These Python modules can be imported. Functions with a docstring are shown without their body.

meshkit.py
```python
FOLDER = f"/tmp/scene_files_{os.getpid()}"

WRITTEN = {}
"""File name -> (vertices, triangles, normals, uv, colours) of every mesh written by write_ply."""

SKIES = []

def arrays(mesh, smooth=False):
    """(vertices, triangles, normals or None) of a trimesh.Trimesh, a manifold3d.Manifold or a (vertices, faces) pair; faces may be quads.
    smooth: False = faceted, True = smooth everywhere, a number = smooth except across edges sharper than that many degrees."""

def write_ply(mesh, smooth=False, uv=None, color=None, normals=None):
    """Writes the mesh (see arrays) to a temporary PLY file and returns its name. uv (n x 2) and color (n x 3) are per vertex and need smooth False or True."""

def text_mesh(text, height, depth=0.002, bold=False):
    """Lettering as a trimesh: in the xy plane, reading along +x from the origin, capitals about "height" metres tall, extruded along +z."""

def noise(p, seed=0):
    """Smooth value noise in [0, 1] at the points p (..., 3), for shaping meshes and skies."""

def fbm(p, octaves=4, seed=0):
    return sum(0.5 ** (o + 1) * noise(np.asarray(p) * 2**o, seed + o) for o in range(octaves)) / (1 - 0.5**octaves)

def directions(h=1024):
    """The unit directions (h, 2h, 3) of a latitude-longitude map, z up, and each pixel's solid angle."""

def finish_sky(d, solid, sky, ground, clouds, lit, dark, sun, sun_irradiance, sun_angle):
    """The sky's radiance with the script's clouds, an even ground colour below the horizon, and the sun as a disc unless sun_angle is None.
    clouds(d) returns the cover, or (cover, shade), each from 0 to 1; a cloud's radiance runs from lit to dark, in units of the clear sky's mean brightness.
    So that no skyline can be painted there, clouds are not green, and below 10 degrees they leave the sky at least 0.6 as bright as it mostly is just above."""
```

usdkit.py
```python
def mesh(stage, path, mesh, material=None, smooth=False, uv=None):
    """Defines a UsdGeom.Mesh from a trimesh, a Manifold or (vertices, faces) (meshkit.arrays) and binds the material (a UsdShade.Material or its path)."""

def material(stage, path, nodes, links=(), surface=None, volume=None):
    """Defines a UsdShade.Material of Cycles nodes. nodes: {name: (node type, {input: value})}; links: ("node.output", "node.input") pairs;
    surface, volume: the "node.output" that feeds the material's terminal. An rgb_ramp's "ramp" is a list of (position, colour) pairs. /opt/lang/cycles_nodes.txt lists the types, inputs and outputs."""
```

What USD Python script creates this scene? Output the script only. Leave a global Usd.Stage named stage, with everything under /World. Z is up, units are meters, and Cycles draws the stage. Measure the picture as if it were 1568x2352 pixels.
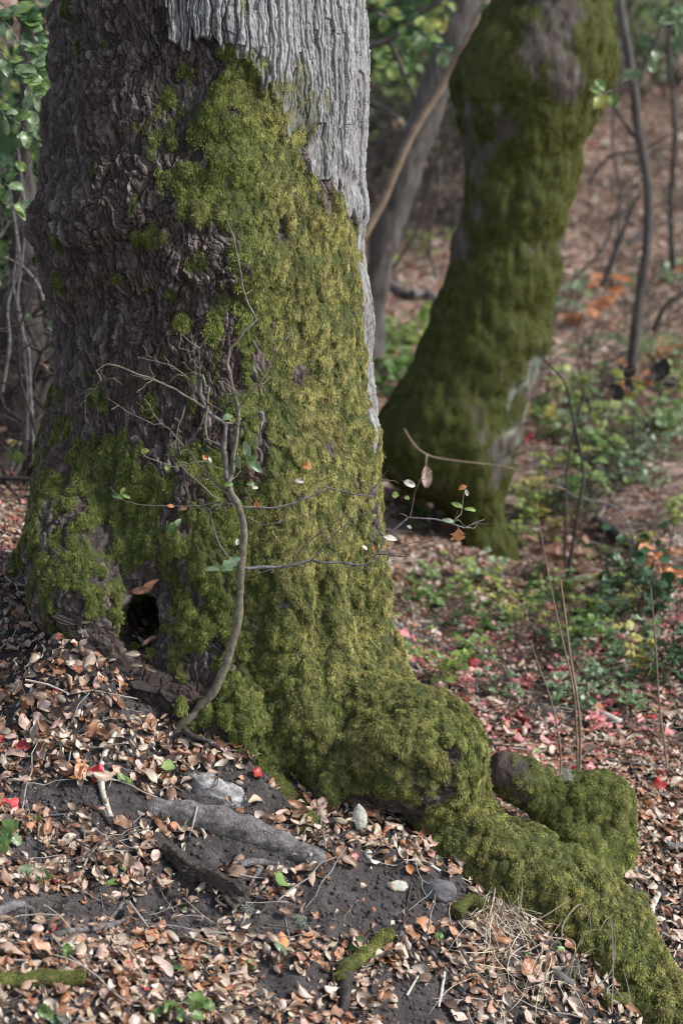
import math, random
import numpy as np
import trimesh
import usdkit
import meshkit
from pxr import Usd, UsdGeom, UsdLux, UsdShade, Gf, Sdf, Vt
from scipy.interpolate import RBFInterpolator, RegularGridInterpolator
from scipy.spatial import cKDTree

rng = np.random.default_rng(7)
random.seed(7)
stage = Usd.Stage.CreateInMemory()
UsdGeom.SetStageUpAxis(stage, 'Z')
UsdGeom.SetStageMetersPerUnit(stage, 1.0)
UsdGeom.Xform.Define(stage, '/World')
UsdGeom.Scope.Define(stage, '/World/Looks')

# ------------------------------------------------------------------ camera
PITCH = math.radians(-8.0)
S = 1.9 / 6 / 1568
cam = UsdGeom.Camera.Define(stage, '/World/camera')
cam.CreateHorizontalApertureAttr(15.6)
cam.CreateVerticalApertureAttr(23.4)
cam.CreateFocalLengthAttr(15.6 / (S * 1568))
cam.CreateFStopAttr(2.0)
cam.CreateFocusDistanceAttr(5.55)
cam.CreateClippingRangeAttr((0.05, 500.0))
cam.CreateExposureAttr(2.12)
cam.AddRotateXOp().Set(90 + math.degrees(PITCH))

# ------------------------------------------------------------------ sky and sun (soft light from the upper right)
SUN = np.array([0.84, -0.22, 0.62]); SUN /= np.linalg.norm(SUN)
sun_el = math.asin(SUN[2]); sun_rot = math.atan2(SUN[0], SUN[1])
sky_mat = usdkit.material(stage, '/World/Looks/sky_look', {
    'sky': ('sky_texture', {'sky_type': 'single_scattering', 'sun_disc': False, 'sun_elevation': sun_el, 'sun_rotation': sun_rot}),
    'h': ('hsv', {'saturation': 0.6, 'value': 1.0}),
    'bg': ('background_shader', {'strength': 0.052})},
    [('sky.color', 'h.color'), ('h.color', 'bg.color')], surface='bg.background')
dome = UsdLux.DomeLight.Define(stage, '/World/sky')
UsdShade.MaterialBindingAPI.Apply(dome.GetPrim()).Bind(sky_mat)
dome.GetPrim().SetCustomDataByKey('kind', 'structure')
sun = UsdLux.DistantLight.Define(stage, '/World/sun')
sun.CreateIntensityAttr(0.4)
sun.CreateAngleAttr(15.0)
sun.CreateColorAttr(Gf.Vec3f(1.0, 0.98, 0.945))
sun.CreateNormalizeAttr(True)
zax = Gf.Vec3d(0, 0, 1)
sun.AddOrientOp(UsdGeom.XformOp.PrecisionDouble).Set(Gf.Quatd(Gf.Rotation(zax, Gf.Vec3d(*map(float, SUN))).GetQuat()))

# ------------------------------------------------------------------ measuring: a picture position and a distance give a point
CP, SP = math.cos(PITCH), math.sin(PITCH)
def ray(u, v):
    a, b = (u - 784) * S, (1176 - v) * S
    return np.array([a, CP - b * SP, SP + b * CP])
def at(u, v, y):
    d = ray(u, v)
    return d * (y / d[1])
def px(y):                      # metres per picture unit at distance y
    return S * y
def project(p):
    p = np.asarray(p, float)
    f = p[..., 1] * CP + p[..., 2] * SP
    b = (-p[..., 1] * SP + p[..., 2] * CP) / f
    return 784 + p[..., 0] / f / S, 1176 - b / S
def sstep(a, b, x):
    t = np.clip((x - a) / (b - a), 0, 1)
    return t * t * (3 - 2 * t)
fbm, noise = meshkit.fbm, meshkit.noise

# ------------------------------------------------------------------ scene helpers
used = {}
def numbered(path):
    n = used.get(path, 0)
    used[path] = n + 1
    return path if n == 0 else f'{path}_{n:03d}'
def tag(prim, label=None, cat=None, group=None, kind=None):
    for k, val in (('label', label), ('category', cat), ('group', group), ('kind', kind)):
        if val: prim.SetCustomDataByKey(k, val)
    return prim
def obj(name, mesh, mat, parent='/World', smooth=30, prim=None, **kw):
    path = numbered(f'{parent}/{name}')
    m = usdkit.mesh(stage, path, mesh, mat, smooth=smooth)
    m.CreateDoubleSidedAttr(True)
    for k, arr in (prim or {}).items():
        arr = np.asarray(arr, np.float32)
        pv = UsdGeom.PrimvarsAPI(m)
        if arr.ndim == 1:
            pv.CreatePrimvar(k, Sdf.ValueTypeNames.FloatArray, 'vertex').Set(Vt.FloatArray.FromNumpy(arr))
        else:
            pv.CreatePrimvar(k, Sdf.ValueTypeNames.Color3fArray, 'vertex').Set(Vt.Vec3fArray.FromNumpy(arr))
    if kw: tag(m.GetPrim(), **kw)
    return path
def thing(name, label=None, cat=None, group=None, loc=None, parent='/World'):
    path = numbered(f'{parent}/{name}')
    x = UsdGeom.Xform.Define(stage, path)
    if loc is not None: x.AddTranslateOp().Set(Gf.Vec3d(*map(float, loc)))
    tag(x.GetPrim(), label, cat, group)
    return path
def klass(name):
    path = numbered(f'/World/Kinds/{name}')
    stage.CreateClassPrim(path)
    return path
def quat_from(R):
    """rows of rotation matrices (n,3,3) with columns = local axes -> quaternions w,x,y,z"""
    from scipy.spatial.transform import Rotation
    q = Rotation.from_matrix(R).as_quat()
    return q[:, [3, 0, 1, 2]]
def frames(n, down, spin=None):
    """local z along n, local x along 'down' made perpendicular; columns x,y,z"""
    n = n / np.linalg.norm(n, axis=1, keepdims=True)
    x = down - (down * n).sum(1, keepdims=True) * n
    bad = np.linalg.norm(x, axis=1) < 1e-3
    x[bad] = np.cross(n[bad], [0.3, 1, 0.2])
    x /= np.linalg.norm(x, axis=1, keepdims=True)
    y = np.cross(n, x)
    if spin is not None:
        c, s = np.cos(spin)[:, None], np.sin(spin)[:, None]
        x, y = x * c + y * s, y * c - x * s
    return np.stack([x, y, n], 2)
def instancer(path, protos, pos, R, scale, which):
    pi = UsdGeom.PointInstancer.Define(stage, path)
    UsdGeom.Scope.Define(stage, path + '/pieces')
    rel = pi.CreatePrototypesRel()
    for i, (name, mesh, mat, prim) in enumerate(protos):
        rel.AddTarget(obj(name, mesh, mat, path + '/pieces', smooth=True, prim=prim))
    pi.CreatePositionsAttr(Vt.Vec3fArray.FromNumpy(np.asarray(pos, np.float32)))
    q = quat_from(R)
    pi.CreateOrientationsAttr(Vt.QuathArray.FromNumpy(q[:, [1, 2, 3, 0]].astype(np.float16)))
    sc = np.asarray(scale, np.float32)
    if sc.ndim == 1: sc = np.repeat(sc[:, None], 3, 1)
    pi.CreateScalesAttr(Vt.Vec3fArray.FromNumpy(sc))
    pi.CreateProtoIndicesAttr(Vt.IntArray.FromNumpy(np.asarray(which, np.int32)))
    return pi.GetPrim()
def place(name, ref, M, label, cat, group=None):
    """one copy of a class as a thing of its own; M = 4x4 column matrix"""
    path = numbered(f'/World/{name}')
    x = UsdGeom.Xform.Define(stage, path)
    x.AddTransformOp().Set(Gf.Matrix4d(*map(float, M.T.ravel())))
    p = x.GetPrim()
    p.GetReferences().AddInternalReference(ref)
    p.SetInstanceable(True)
    tag(p, label, cat, group)
    return p
def mat4(R, t, s=1.0):
    M = np.eye(4); M[:3, :3] = np.asarray(R) * s; M[:3, 3] = t
    return M

def tube(pts, radii, sides=8, cap=True, rough=0.0, seed=0, flute=0.0):
    """tapered tube through points"""
    p = np.asarray(pts, float); n = len(p)
    r = np.broadcast_to(np.asarray(radii, float), (n,))
    t = np.gradient(p, axis=0); t /= np.linalg.norm(t, axis=1, keepdims=True) + 1e-12
    a = np.cross(t[0], [0, 0, 1.0] if abs(t[0][2]) < 0.9 else [1.0, 0, 0]); a /= np.linalg.norm(a)
    A = []
    for i in range(n):
        a = a - t[i] * a.dot(t[i]); a /= np.linalg.norm(a) + 1e-12
        A.append(a)
    A = np.array(A); B = np.cross(t, A)
    ang = np.arange(sides) * 2 * np.pi / sides
    ring = np.cos(ang)[None, :, None] * A[:, None] + np.sin(ang)[None, :, None] * B[:, None]
    rr = r[:, None, None]
    if rough:
        q = (p[:, None] + rr * ring) / (r.mean() * 1.5)
        rr = rr * (1 + rough * 2 * (noise(q, seed)[..., None] - 0.5))
    if flute:
        along = np.linspace(0, 6, n)[:, None] + 0 * ang[None]
        q = np.stack([np.cos(ang)[None] * 4.5 + 0 * along, np.sin(ang)[None] * 4.5 + 0 * along, along * .35], -1)
        rr = rr * (1 + flute * (np.abs(2 * noise(q, seed + 3) - 1)[..., None] - .4)) * (1 - 0.5 * (np.linspace(-1, 1, n)[:, None, None] ** 2 > .97))
    v = (p[:, None] + rr * ring).reshape(-1, 3)
    i, j = np.meshgrid(np.arange(n - 1), np.arange(sides), indexing='ij')
    q = np.stack([i * sides + j, i * sides + (j + 1) % sides, (i + 1) * sides + (j + 1) % sides, (i + 1) * sides + j], -1).reshape(-1, 4)
    f = np.vstack([q[:, [0, 1, 2]], q[:, [0, 2, 3]]])
    if cap:
        k = len(v)
        v = np.vstack([v, p[0], p[-1]])
        js = np.arange(sides)
        f = np.vstack([f, np.stack([np.full(sides, k), (js + 1) % sides, js], 1),
                       np.stack([np.full(sides, k + 1), (n - 1) * sides + js, (n - 1) * sides + (js + 1) % sides], 1)])
    return v, f
def smooth_line(pts, k=4):
    """Catmull-Rom through the points, k pieces per span"""
    p = np.asarray(pts, float)
    if len(p) < 3:
        t = np.linspace(0, 1, k + 1)[:, None]
        return p[0] * (1 - t) + p[-1] * t
    e = np.vstack([2 * p[0] - p[1], p, 2 * p[-1] - p[-2]])
    out = []
    for i in range(1, len(e) - 2):
        for t in np.arange(k) / k:
            a, b, c, d = e[i - 1], e[i], e[i + 1], e[i + 2]
            out.append(0.5 * (2 * b + (c - a) * t + (2 * a - 5 * b + 4 * c - d) * t * t + (3 * b - a - 3 * c + d) * t ** 3))
    out.append(p[-1])
    return np.array(out)
def join(ms):
    vs, fs, n = [], [], 0
    for v, f in ms:
        vs.append(v); fs.append(np.asarray(f) + n); n += len(v)
    return np.vstack(vs), np.vstack(fs)
def xf(mesh, R=None, t=(0, 0, 0), s=1.0):
    v, f = mesh
    v = np.asarray(v) * s
    if R is not None: v = v @ np.asarray(R).T
    return v + np.asarray(t), f

# ------------------------------------------------------------------ materials
def M(name, nodes, links, surface):
    return usdkit.material(stage, '/World/Looks/' + name, nodes, links, surface=surface)
def rough_mat(name, stops, scale, rough=0.85, bump=0.3, bump_scale=None, spec=0.25, stretch=(1, 1, 1), detail=6.0):
    """mottled natural surface: noise -> ramp, bumped"""
    return M(name, {
        'g': ('geometry', {}), 'm': ('mapping', {'scale': stretch}),
        'n': ('noise_texture', {'scale': scale, 'detail': detail, 'roughness': 0.65}),
        'r': ('rgb_ramp', {'ramp': stops}),
        'n2': ('noise_texture', {'scale': bump_scale or scale * 4, 'detail': 4.0, 'roughness': 0.6}),
        'b': ('bump', {'strength': bump, 'distance': 0.01}),
        'p': ('principled_bsdf', {'roughness': rough, 'specular_ior_level': spec})},
        [('g.position', 'm.vector'), ('m.vector', 'n.vector'), ('m.vector', 'n2.vector'), ('n.fac', 'r.fac'), ('r.color', 'p.base_color'),
         ('n2.fac', 'b.height'), ('b.normal', 'p.normal')], 'p.BSDF')
def leaf_mat(name, stops, trans=0.25, rough=0.55, back=1.25, vein=0.25, spec=0.35):
    """leaf: colour varies leaf by leaf, blotches within a leaf, paler underside, some light passes"""
    return M(name, {
        'oi': ('object_info', {}), 'g': ('geometry', {}),
        'r': ('rgb_ramp', {'ramp': stops}),
        'add': ('math', {'math_type': 'add'}), 'isl': ('math', {'math_type': 'fraction'}),
        'n': ('noise_texture', {'scale': 55.0, 'detail': 4.0, 'roughness': 0.6}),
        'mr': ('map_range', {'from_min': 0.3, 'from_max': 0.7, 'to_min': 1 - vein, 'to_max': 1 + vein, 'clamp': True}),
        'bk': ('map_range', {'from_min': 0, 'from_max': 1, 'to_min': 1.0, 'to_max': back, 'clamp': True}),
        'mu': ('math', {'math_type': 'multiply'}),
        'h': ('hsv', {}),
        'p': ('principled_bsdf', {'roughness': rough, 'specular_ior_level': spec}),
        't': ('translucent_bsdf', {}), 'mix': ('mix_closure', {'fac': trans})},
        [('oi.random', 'add.value1'), ('g.random_per_island', 'add.value2'), ('add.value', 'isl.value1'), ('isl.value', 'r.fac'),
         ('g.position', 'n.vector'), ('n.fac', 'mr.value'), ('g.backfacing', 'bk.value'), ('mr.result', 'mu.value1'), ('bk.result', 'mu.value2'),
         ('mu.value', 'h.value'), ('r.color', 'h.color'), ('h.color', 'p.base_color'), ('h.color', 't.color'),
         ('p.BSDF', 'mix.closure1'), ('t.BSDF', 'mix.closure2')], 'mix.closure')

def moss_mat(name, base, tip, dead):
    return M(name, {
        'a': ('attribute', {'attribute': 'tip'}), 'g': ('geometry', {}),
        'n': ('noise_texture', {'scale': 9.0, 'detail': 3.0}),
        'n2': ('noise_texture', {'scale': 45.0, 'detail': 2.0}),
        'f': ('map_range', {'from_min': 0.42, 'from_max': 0.66, 'to_min': 0, 'to_max': 0.4, 'clamp': True}),
        'c1': ('mix_color', {'a': base, 'b': tip}), 'c2': ('mix_color', {'b': dead}),
        'v': ('map_range', {'from_min': 0.3, 'from_max': 0.7, 'to_min': 0.5, 'to_max': 1.5, 'clamp': True}), 'h': ('hsv', {}),
        'p': ('principled_bsdf', {'roughness': 0.8, 'specular_ior_level': 0.15}), 't': ('translucent_bsdf', {}), 'mix': ('mix_closure', {'fac': 0.28})},
        [('a.fac', 'c1.fac'), ('g.position', 'n.vector'), ('g.position', 'n2.vector'), ('n.fac', 'f.value'), ('f.result', 'c2.fac'), ('c1.result', 'c2.a'),
         ('n2.fac', 'v.value'), ('v.result', 'h.value'), ('c2.result', 'h.color'), ('h.color', 'p.base_color'), ('h.color', 't.color'),
         ('p.BSDF', 'mix.closure1'), ('t.BSDF', 'mix.closure2')], 'mix.closure')
MOSS = [moss_mat('moss_green', (0.045, 0.055, 0.018), (0.20, 0.255, 0.06), (0.16, 0.16, 0.06)),
        moss_mat('moss_mid', (0.06, 0.065, 0.02), (0.35, 0.365, 0.11), (0.22, 0.20, 0.08)),
        moss_mat('moss_olive', (0.08, 0.075, 0.026), (0.47, 0.43, 0.165), (0.27, 0.215, 0.10))]

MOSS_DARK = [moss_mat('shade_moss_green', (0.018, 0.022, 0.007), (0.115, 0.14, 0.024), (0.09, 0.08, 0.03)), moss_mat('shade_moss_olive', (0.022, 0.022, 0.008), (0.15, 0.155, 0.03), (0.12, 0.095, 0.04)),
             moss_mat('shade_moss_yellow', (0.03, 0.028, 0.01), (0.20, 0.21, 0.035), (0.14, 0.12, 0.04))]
SOIL = rough_mat('soil', [(0.3, (0.028, 0.023, 0.023)), (0.5, (0.06, 0.051, 0.051)), (0.72, (0.12, 0.105, 0.10))], 14.0, 0.95, 0.5, 90.0, 0.1)

# ------------------------------------------------------------------ ground: one sheet, shaped by measured points
G = [(-60, 2420, 4.15), (400, 2400, 4.45), (784, 2380, 4.65), (1200, 2380, 4.9), (1600, 2380, 5.3),
     (0, 2200, 4.5), (0, 2000, 4.9), (0, 1800, 5.18), (0, 1600, 5.42), (0, 1450, 5.62), (0, 1335, 5.9), (60, 1350, 5.72),
     (420, 1678, 5.35), (400, 1850, 5.15), (400, 2050, 4.95), (650, 1790, 5.3), (880, 1910, 5.22), (800, 2100, 5.0),
     (1110, 2120, 5.10), (1100, 2230, 5.0), (1450, 2260, 5.2), (700, 2200, 4.8), (300, 2200, 4.65),
     (130, 1432, 5.45), (205, 1520, 5.39), (300, 1605, 5.36), (60, 1500, 5.5), (1240, 2165, 5.12),
     (1120, 1900, 5.72), (1500, 2030, 5.75), (1580, 2220, 5.45), (1500, 1830, 6.3), (1300, 1700, 6.7), (1000, 1700, 6.5), (1200, 1580, 7.3), (930, 1600, 6.8), (1560, 1600, 7.2),
     (900, 1350, 8.5), (1300, 1380, 8.5), (1560, 1350, 8.4), (1150, 1290, 9.2), (900, 1120, 9.6), (1300, 1010, 11.5), (1520, 860, 13.2), (880, 800, 14.0), (870, 650, 17.0),
     (1400, 620, 17.0), (1560, 320, 24.0), (1200, 100, 30.0), (880, 100, 30.0), (1560, -100, 35.0), (880, -100, 36.0),
     (0, 1230, 7.0), (-60, 1060, 8.8), (20, 800, 12.5), (0, 450, 20.0), (0, 0, 33.0)]
gp = np.array([at(*g) for g in G])
far = np.array([(-4, 0, -1.5), (0, 0, -1.75), (4, 0, -2.1), (0, 2.5, -1.8), (-3, 3, -1.3), (3, 3, -2.25), (3.2, 5.5, -1.9), (4.5, 8, -1.2), (-3.5, 6, -0.6), (-5, 9, 0.6), (8, 12, 0.2),
                (-12, 12, 3.5), (-20, 20, 8), (14, 22, 3.5), (25, 30, 8), (-30, 40, 18), (0, 50, 16), (40, 50, 17), (0, 80, 30), (-50, 80, 34), (50, 80, 30), (-40, 0, 8), (40, 0, -3), (-30, -20, 3), (30, -20, -4), (0, -15, -3)], float)
anch = np.vstack([gp, far])
rbf = RBFInterpolator(anch[:, :2], anch[:, 2], kernel='linear', smoothing=0.02)
def axis(parts):
    return np.unique(np.concatenate([np.linspace(a, b, n, endpoint=False) for a, b, n in parts] + [[parts[-1][1]]]).round(5))
gx = axis([(-60, -12, 22), (-12, -4, 30), (-4, -1.5, 40), (-1.5, 2.1, 240), (2.1, 5, 50), (5, 14, 36), (14, 60, 22)])
gy = axis([(-20, 0, 14), (0, 3.6, 26), (3.6, 7.4, 250), (7.4, 12, 150), (12, 24, 120), (24, 44, 70), (44, 90, 20)])
XX, YY = np.meshgrid(gx, gy, indexing='ij')
ZZ = rbf(np.stack([XX.ravel(), YY.ravel()], 1)).reshape(XX.shape)
near = np.exp(-((np.hypot(XX, YY - 5.5)) / 6) ** 2)
q = np.stack([XX, YY, XX * 0], -1)
ZZ = ZZ + (fbm(q * 2.2, 3, 3) - 0.5) * 0.10 + (fbm(q * 9, 3, 5) - 0.5) * 0.045 * near + (fbm(q * 32, 2, 9) - 0.5) * 0.032 * near + (fbm(q * 0.35, 3, 4) - 0.5) * 0.5 * sstep(9, 14, YY)
gzi = RegularGridInterpolator((gx, gy), ZZ, bounds_error=False, fill_value=None)
def gz(x, y):
    return gzi(np.stack([np.broadcast_to(x, np.shape(y)), y], -1))
def gnorm(x, y, e=0.03):
    n = np.stack([-(gz(x + e, y) - gz(x - e, y)) / (2 * e), -(gz(x, y + e) - gz(x, y - e)) / (2 * e), np.ones_like(x)], -1)
    return n / np.linalg.norm(n, axis=-1, keepdims=True)
nx_, ny_ = len(gx), len(gy)
ii, jj = np.meshgrid(np.arange(nx_ - 1), np.arange(ny_ - 1), indexing='ij')
gq = np.stack([ii * ny_ + jj, (ii + 1) * ny_ + jj, (ii + 1) * ny_ + jj + 1, ii * ny_ + jj + 1], -1).reshape(-1, 4)
GROUND = M('forest_floor', {
    'g': ('geometry', {}), 'n': ('noise_texture', {'scale': 26.0, 'detail': 8.0, 'roughness': 0.75}),
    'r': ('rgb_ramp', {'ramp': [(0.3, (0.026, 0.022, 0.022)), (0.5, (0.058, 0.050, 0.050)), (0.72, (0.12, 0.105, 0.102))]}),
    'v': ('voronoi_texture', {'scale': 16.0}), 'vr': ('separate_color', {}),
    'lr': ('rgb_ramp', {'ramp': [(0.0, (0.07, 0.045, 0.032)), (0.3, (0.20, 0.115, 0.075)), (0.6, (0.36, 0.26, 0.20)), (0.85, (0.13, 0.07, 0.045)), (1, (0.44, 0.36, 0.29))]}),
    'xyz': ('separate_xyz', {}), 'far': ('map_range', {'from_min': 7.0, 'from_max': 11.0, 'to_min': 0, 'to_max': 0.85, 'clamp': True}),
    'mx': ('mix_color', {}), 'n2': ('noise_texture', {'scale': 120.0, 'detail': 4.0, 'roughness': 0.7}), 'b': ('bump', {'strength': 0.8, 'distance': 0.012}),
    'p': ('principled_bsdf', {'roughness': 0.95, 'specular_ior_level': 0.12})},
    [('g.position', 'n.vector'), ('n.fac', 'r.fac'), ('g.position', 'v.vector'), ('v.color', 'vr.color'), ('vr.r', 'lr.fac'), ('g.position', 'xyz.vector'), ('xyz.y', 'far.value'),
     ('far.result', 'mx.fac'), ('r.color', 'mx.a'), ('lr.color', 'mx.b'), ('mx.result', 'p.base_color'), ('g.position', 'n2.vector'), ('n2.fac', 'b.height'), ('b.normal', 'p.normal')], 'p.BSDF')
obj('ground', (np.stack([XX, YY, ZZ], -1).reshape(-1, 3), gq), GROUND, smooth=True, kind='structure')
def ground_at(u, v):
    """where the line of sight through a picture position meets the ground"""
    d = ray(u, v)
    t = np.linspace(3.6, 45, 1800)
    p = d[None] * t[:, None]
    h = p[:, 2] - gz(p[:, 0], p[:, 1])
    k = np.argmax(h < 0)
    return p[k] if h[k] < 0 else p[-1]

# ------------------------------------------------------------------ shaping wood: distance fields, surface nets
def sd_cone(p, a, b, ra, rb):
    a, b = np.asarray(a), np.asarray(b)
    ba = b - a; pa = p - a
    h = np.clip(pa @ ba / ba.dot(ba), 0, 1)
    w = pa - h[..., None] * ba
    return np.sqrt(np.einsum('...i,...i->...', w, w)) - (ra + (rb - ra) * h)
def sd_ell(p, c, r):
    r = np.asarray(r, float)
    q = (p - np.asarray(c)) / r
    k0 = np.linalg.norm(q, axis=-1)
    return (k0 - 1) * r.min() * np.clip(k0, 0.4, 1.0) if False else (k0 - 1) * (r.min() + r.max()) / 2
def smin(a, b, k):
    h = np.clip(0.5 + 0.5 * (b - a) / k, 0, 1)
    return b + (a - b) * h - k * h * (1 - h)
def smax(a, b, k):
    return -smin(-a, -b, k)
def nets(sdf, lo, hi, h):
    """surface nets: the zero set of sdf as quads of about size h, each corner moved onto the zero set"""
    lo, hi = np.asarray(lo, float), np.asarray(hi, float)
    n = np.ceil((hi - lo) / h).astype(int) + 1
    ax = [lo[k] + h * np.arange(n[k]) for k in range(3)]
    F = np.empty(n, np.float32)
    for i in range(0, n[0], 16):
        Pq = np.stack(np.meshgrid(ax[0][i:i + 16], ax[1], ax[2], indexing='ij'), -1)
        F[i:i + 16] = sdf(Pq)
    neg = F < 0
    c = sum(neg[a:n[0] - 1 + a, b:n[1] - 1 + b, d:n[2] - 1 + d].astype(np.int8) for a, b, d in np.ndindex(2, 2, 2))
    act = (c > 0) & (c < 8)
    idx = -np.ones(act.shape, np.int64); idx[act] = np.arange(act.sum())
    v = np.argwhere(act) * h + lo + h / 2
    quads = []
    for k in range(3):
        o1, o2 = [(1, 2), (2, 0), (0, 1)][k]
        s0 = [slice(0, n[m] - 1) if m == k else slice(1, n[m] - 1) for m in range(3)]
        s1 = list(s0); s1[k] = slice(1, n[k])
        A, B = neg[tuple(s0)], neg[tuple(s1)]
        for cross, flip in ((A & ~B, False), (~A & B, True)):
            e = np.argwhere(cross)
            for m in range(3):
                if m != k: e[:, m] += 1
            def cell(d1, d2):
                w = e.copy(); w[:, o1] += d1; w[:, o2] += d2
                return idx[w[:, 0], w[:, 1], w[:, 2]]
            qd = np.stack([cell(-1, -1), cell(0, -1), cell(0, 0), cell(-1, 0)], 1)
            quads.append(qd[:, ::-1] if flip else qd)
    qd = np.vstack(quads)
    qd = qd[(qd >= 0).all(1)]
    f = np.vstack([qd[:, [0, 1, 2]], qd[:, [0, 2, 3]]])
    return settle(sdf, v, 4, h), f
def grad(sdf, p, e=0.004):
    k = np.array([[1, -1, -1], [-1, -1, 1], [-1, 1, -1], [1, 1, 1]], float)
    g = sum(d * sdf(p + d * e)[:, None] for d in k)
    return g / (np.linalg.norm(g, axis=1, keepdims=True) + 1e-12), np.linalg.norm(g, axis=1) / (4 * e)
def settle(sdf, v, times=2, most=0.02):
    for _ in range(times):
        g, l = grad(sdf, v)
        v = v - g * np.clip(sdf(v) / np.maximum(l, 0.3), -most, most)[:, None]
    return v
def refine(sdf, v, f, want, times):
    for _ in range(times):
        k = np.flatnonzero(want(v[f].mean(1)))
        old = len(v)
        v, f = trimesh.remesh.subdivide(v, f, k)
        v[old:] = settle(sdf, v[old:], 1)
    return v, f
def worley(p, f, seed=0, k=2):
    """cellular noise at scaled points: (F1, F2-F1, cell number)"""
    p = p * np.asarray(f)
    lo, hi = np.floor(p.min(0)).astype(int) - 1, np.ceil(p.max(0)).astype(int) + 1
    cells = np.unique(np.floor(p).astype(int), axis=0)
    off = np.array(list(np.ndindex(3, 3, 3))) - 1
    cells = np.unique((cells[:, None] + off[None]).reshape(-1, 3), axis=0)
    r = np.random.default_rng(seed)
    pts = cells + r.random(cells.shape)
    d, i = cKDTree(pts).query(p, k=2)
    return d[:, 0], d[:, 1] - d[:, 0], r.random(len(pts))[i[:, 0]]

# ------------------------------------------------------------------ the great tree
Y0 = 6.0
edges = [(-420, 120, 800), (-120, 118, 820), (0, 118, 825), (200, 120, 828), (400, 92, 835), (530, 72, 841), (610, 85, 846), (700, 128, 848), (800, 132, 850), (950, 125, 860),
         (1050, 98, 867), (1150, 82, 872), (1250, 66, 878), (1330, 55, 885), (1450, 60, 897), (1600, 60, 915), (1800, 60, 930), (2200, 60, 940)]
tz = np.array([at(400, v, Y0 - 0.1)[2] for v, l, r in edges])
tl = np.array([at(l, v, Y0)[0] for v, l, r in edges]); tr = np.array([at(r, v, Y0)[0] for v, l, r in edges])
o = np.argsort(tz); tz, tl, tr = tz[o], tl[o], tr[o]
zz = np.linspace(tz[0], tz[-1], 160)
from scipy.ndimage import gaussian_filter1d
Tl, Tr = gaussian_filter1d(np.interp(zz, tz, tl), 1.5), gaussian_filter1d(np.interp(zz, tz, tr), 1.5)
def A(u, v, y): return at(u, v, y)
def r_(pxs, y): return pxs * px(y)
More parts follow.
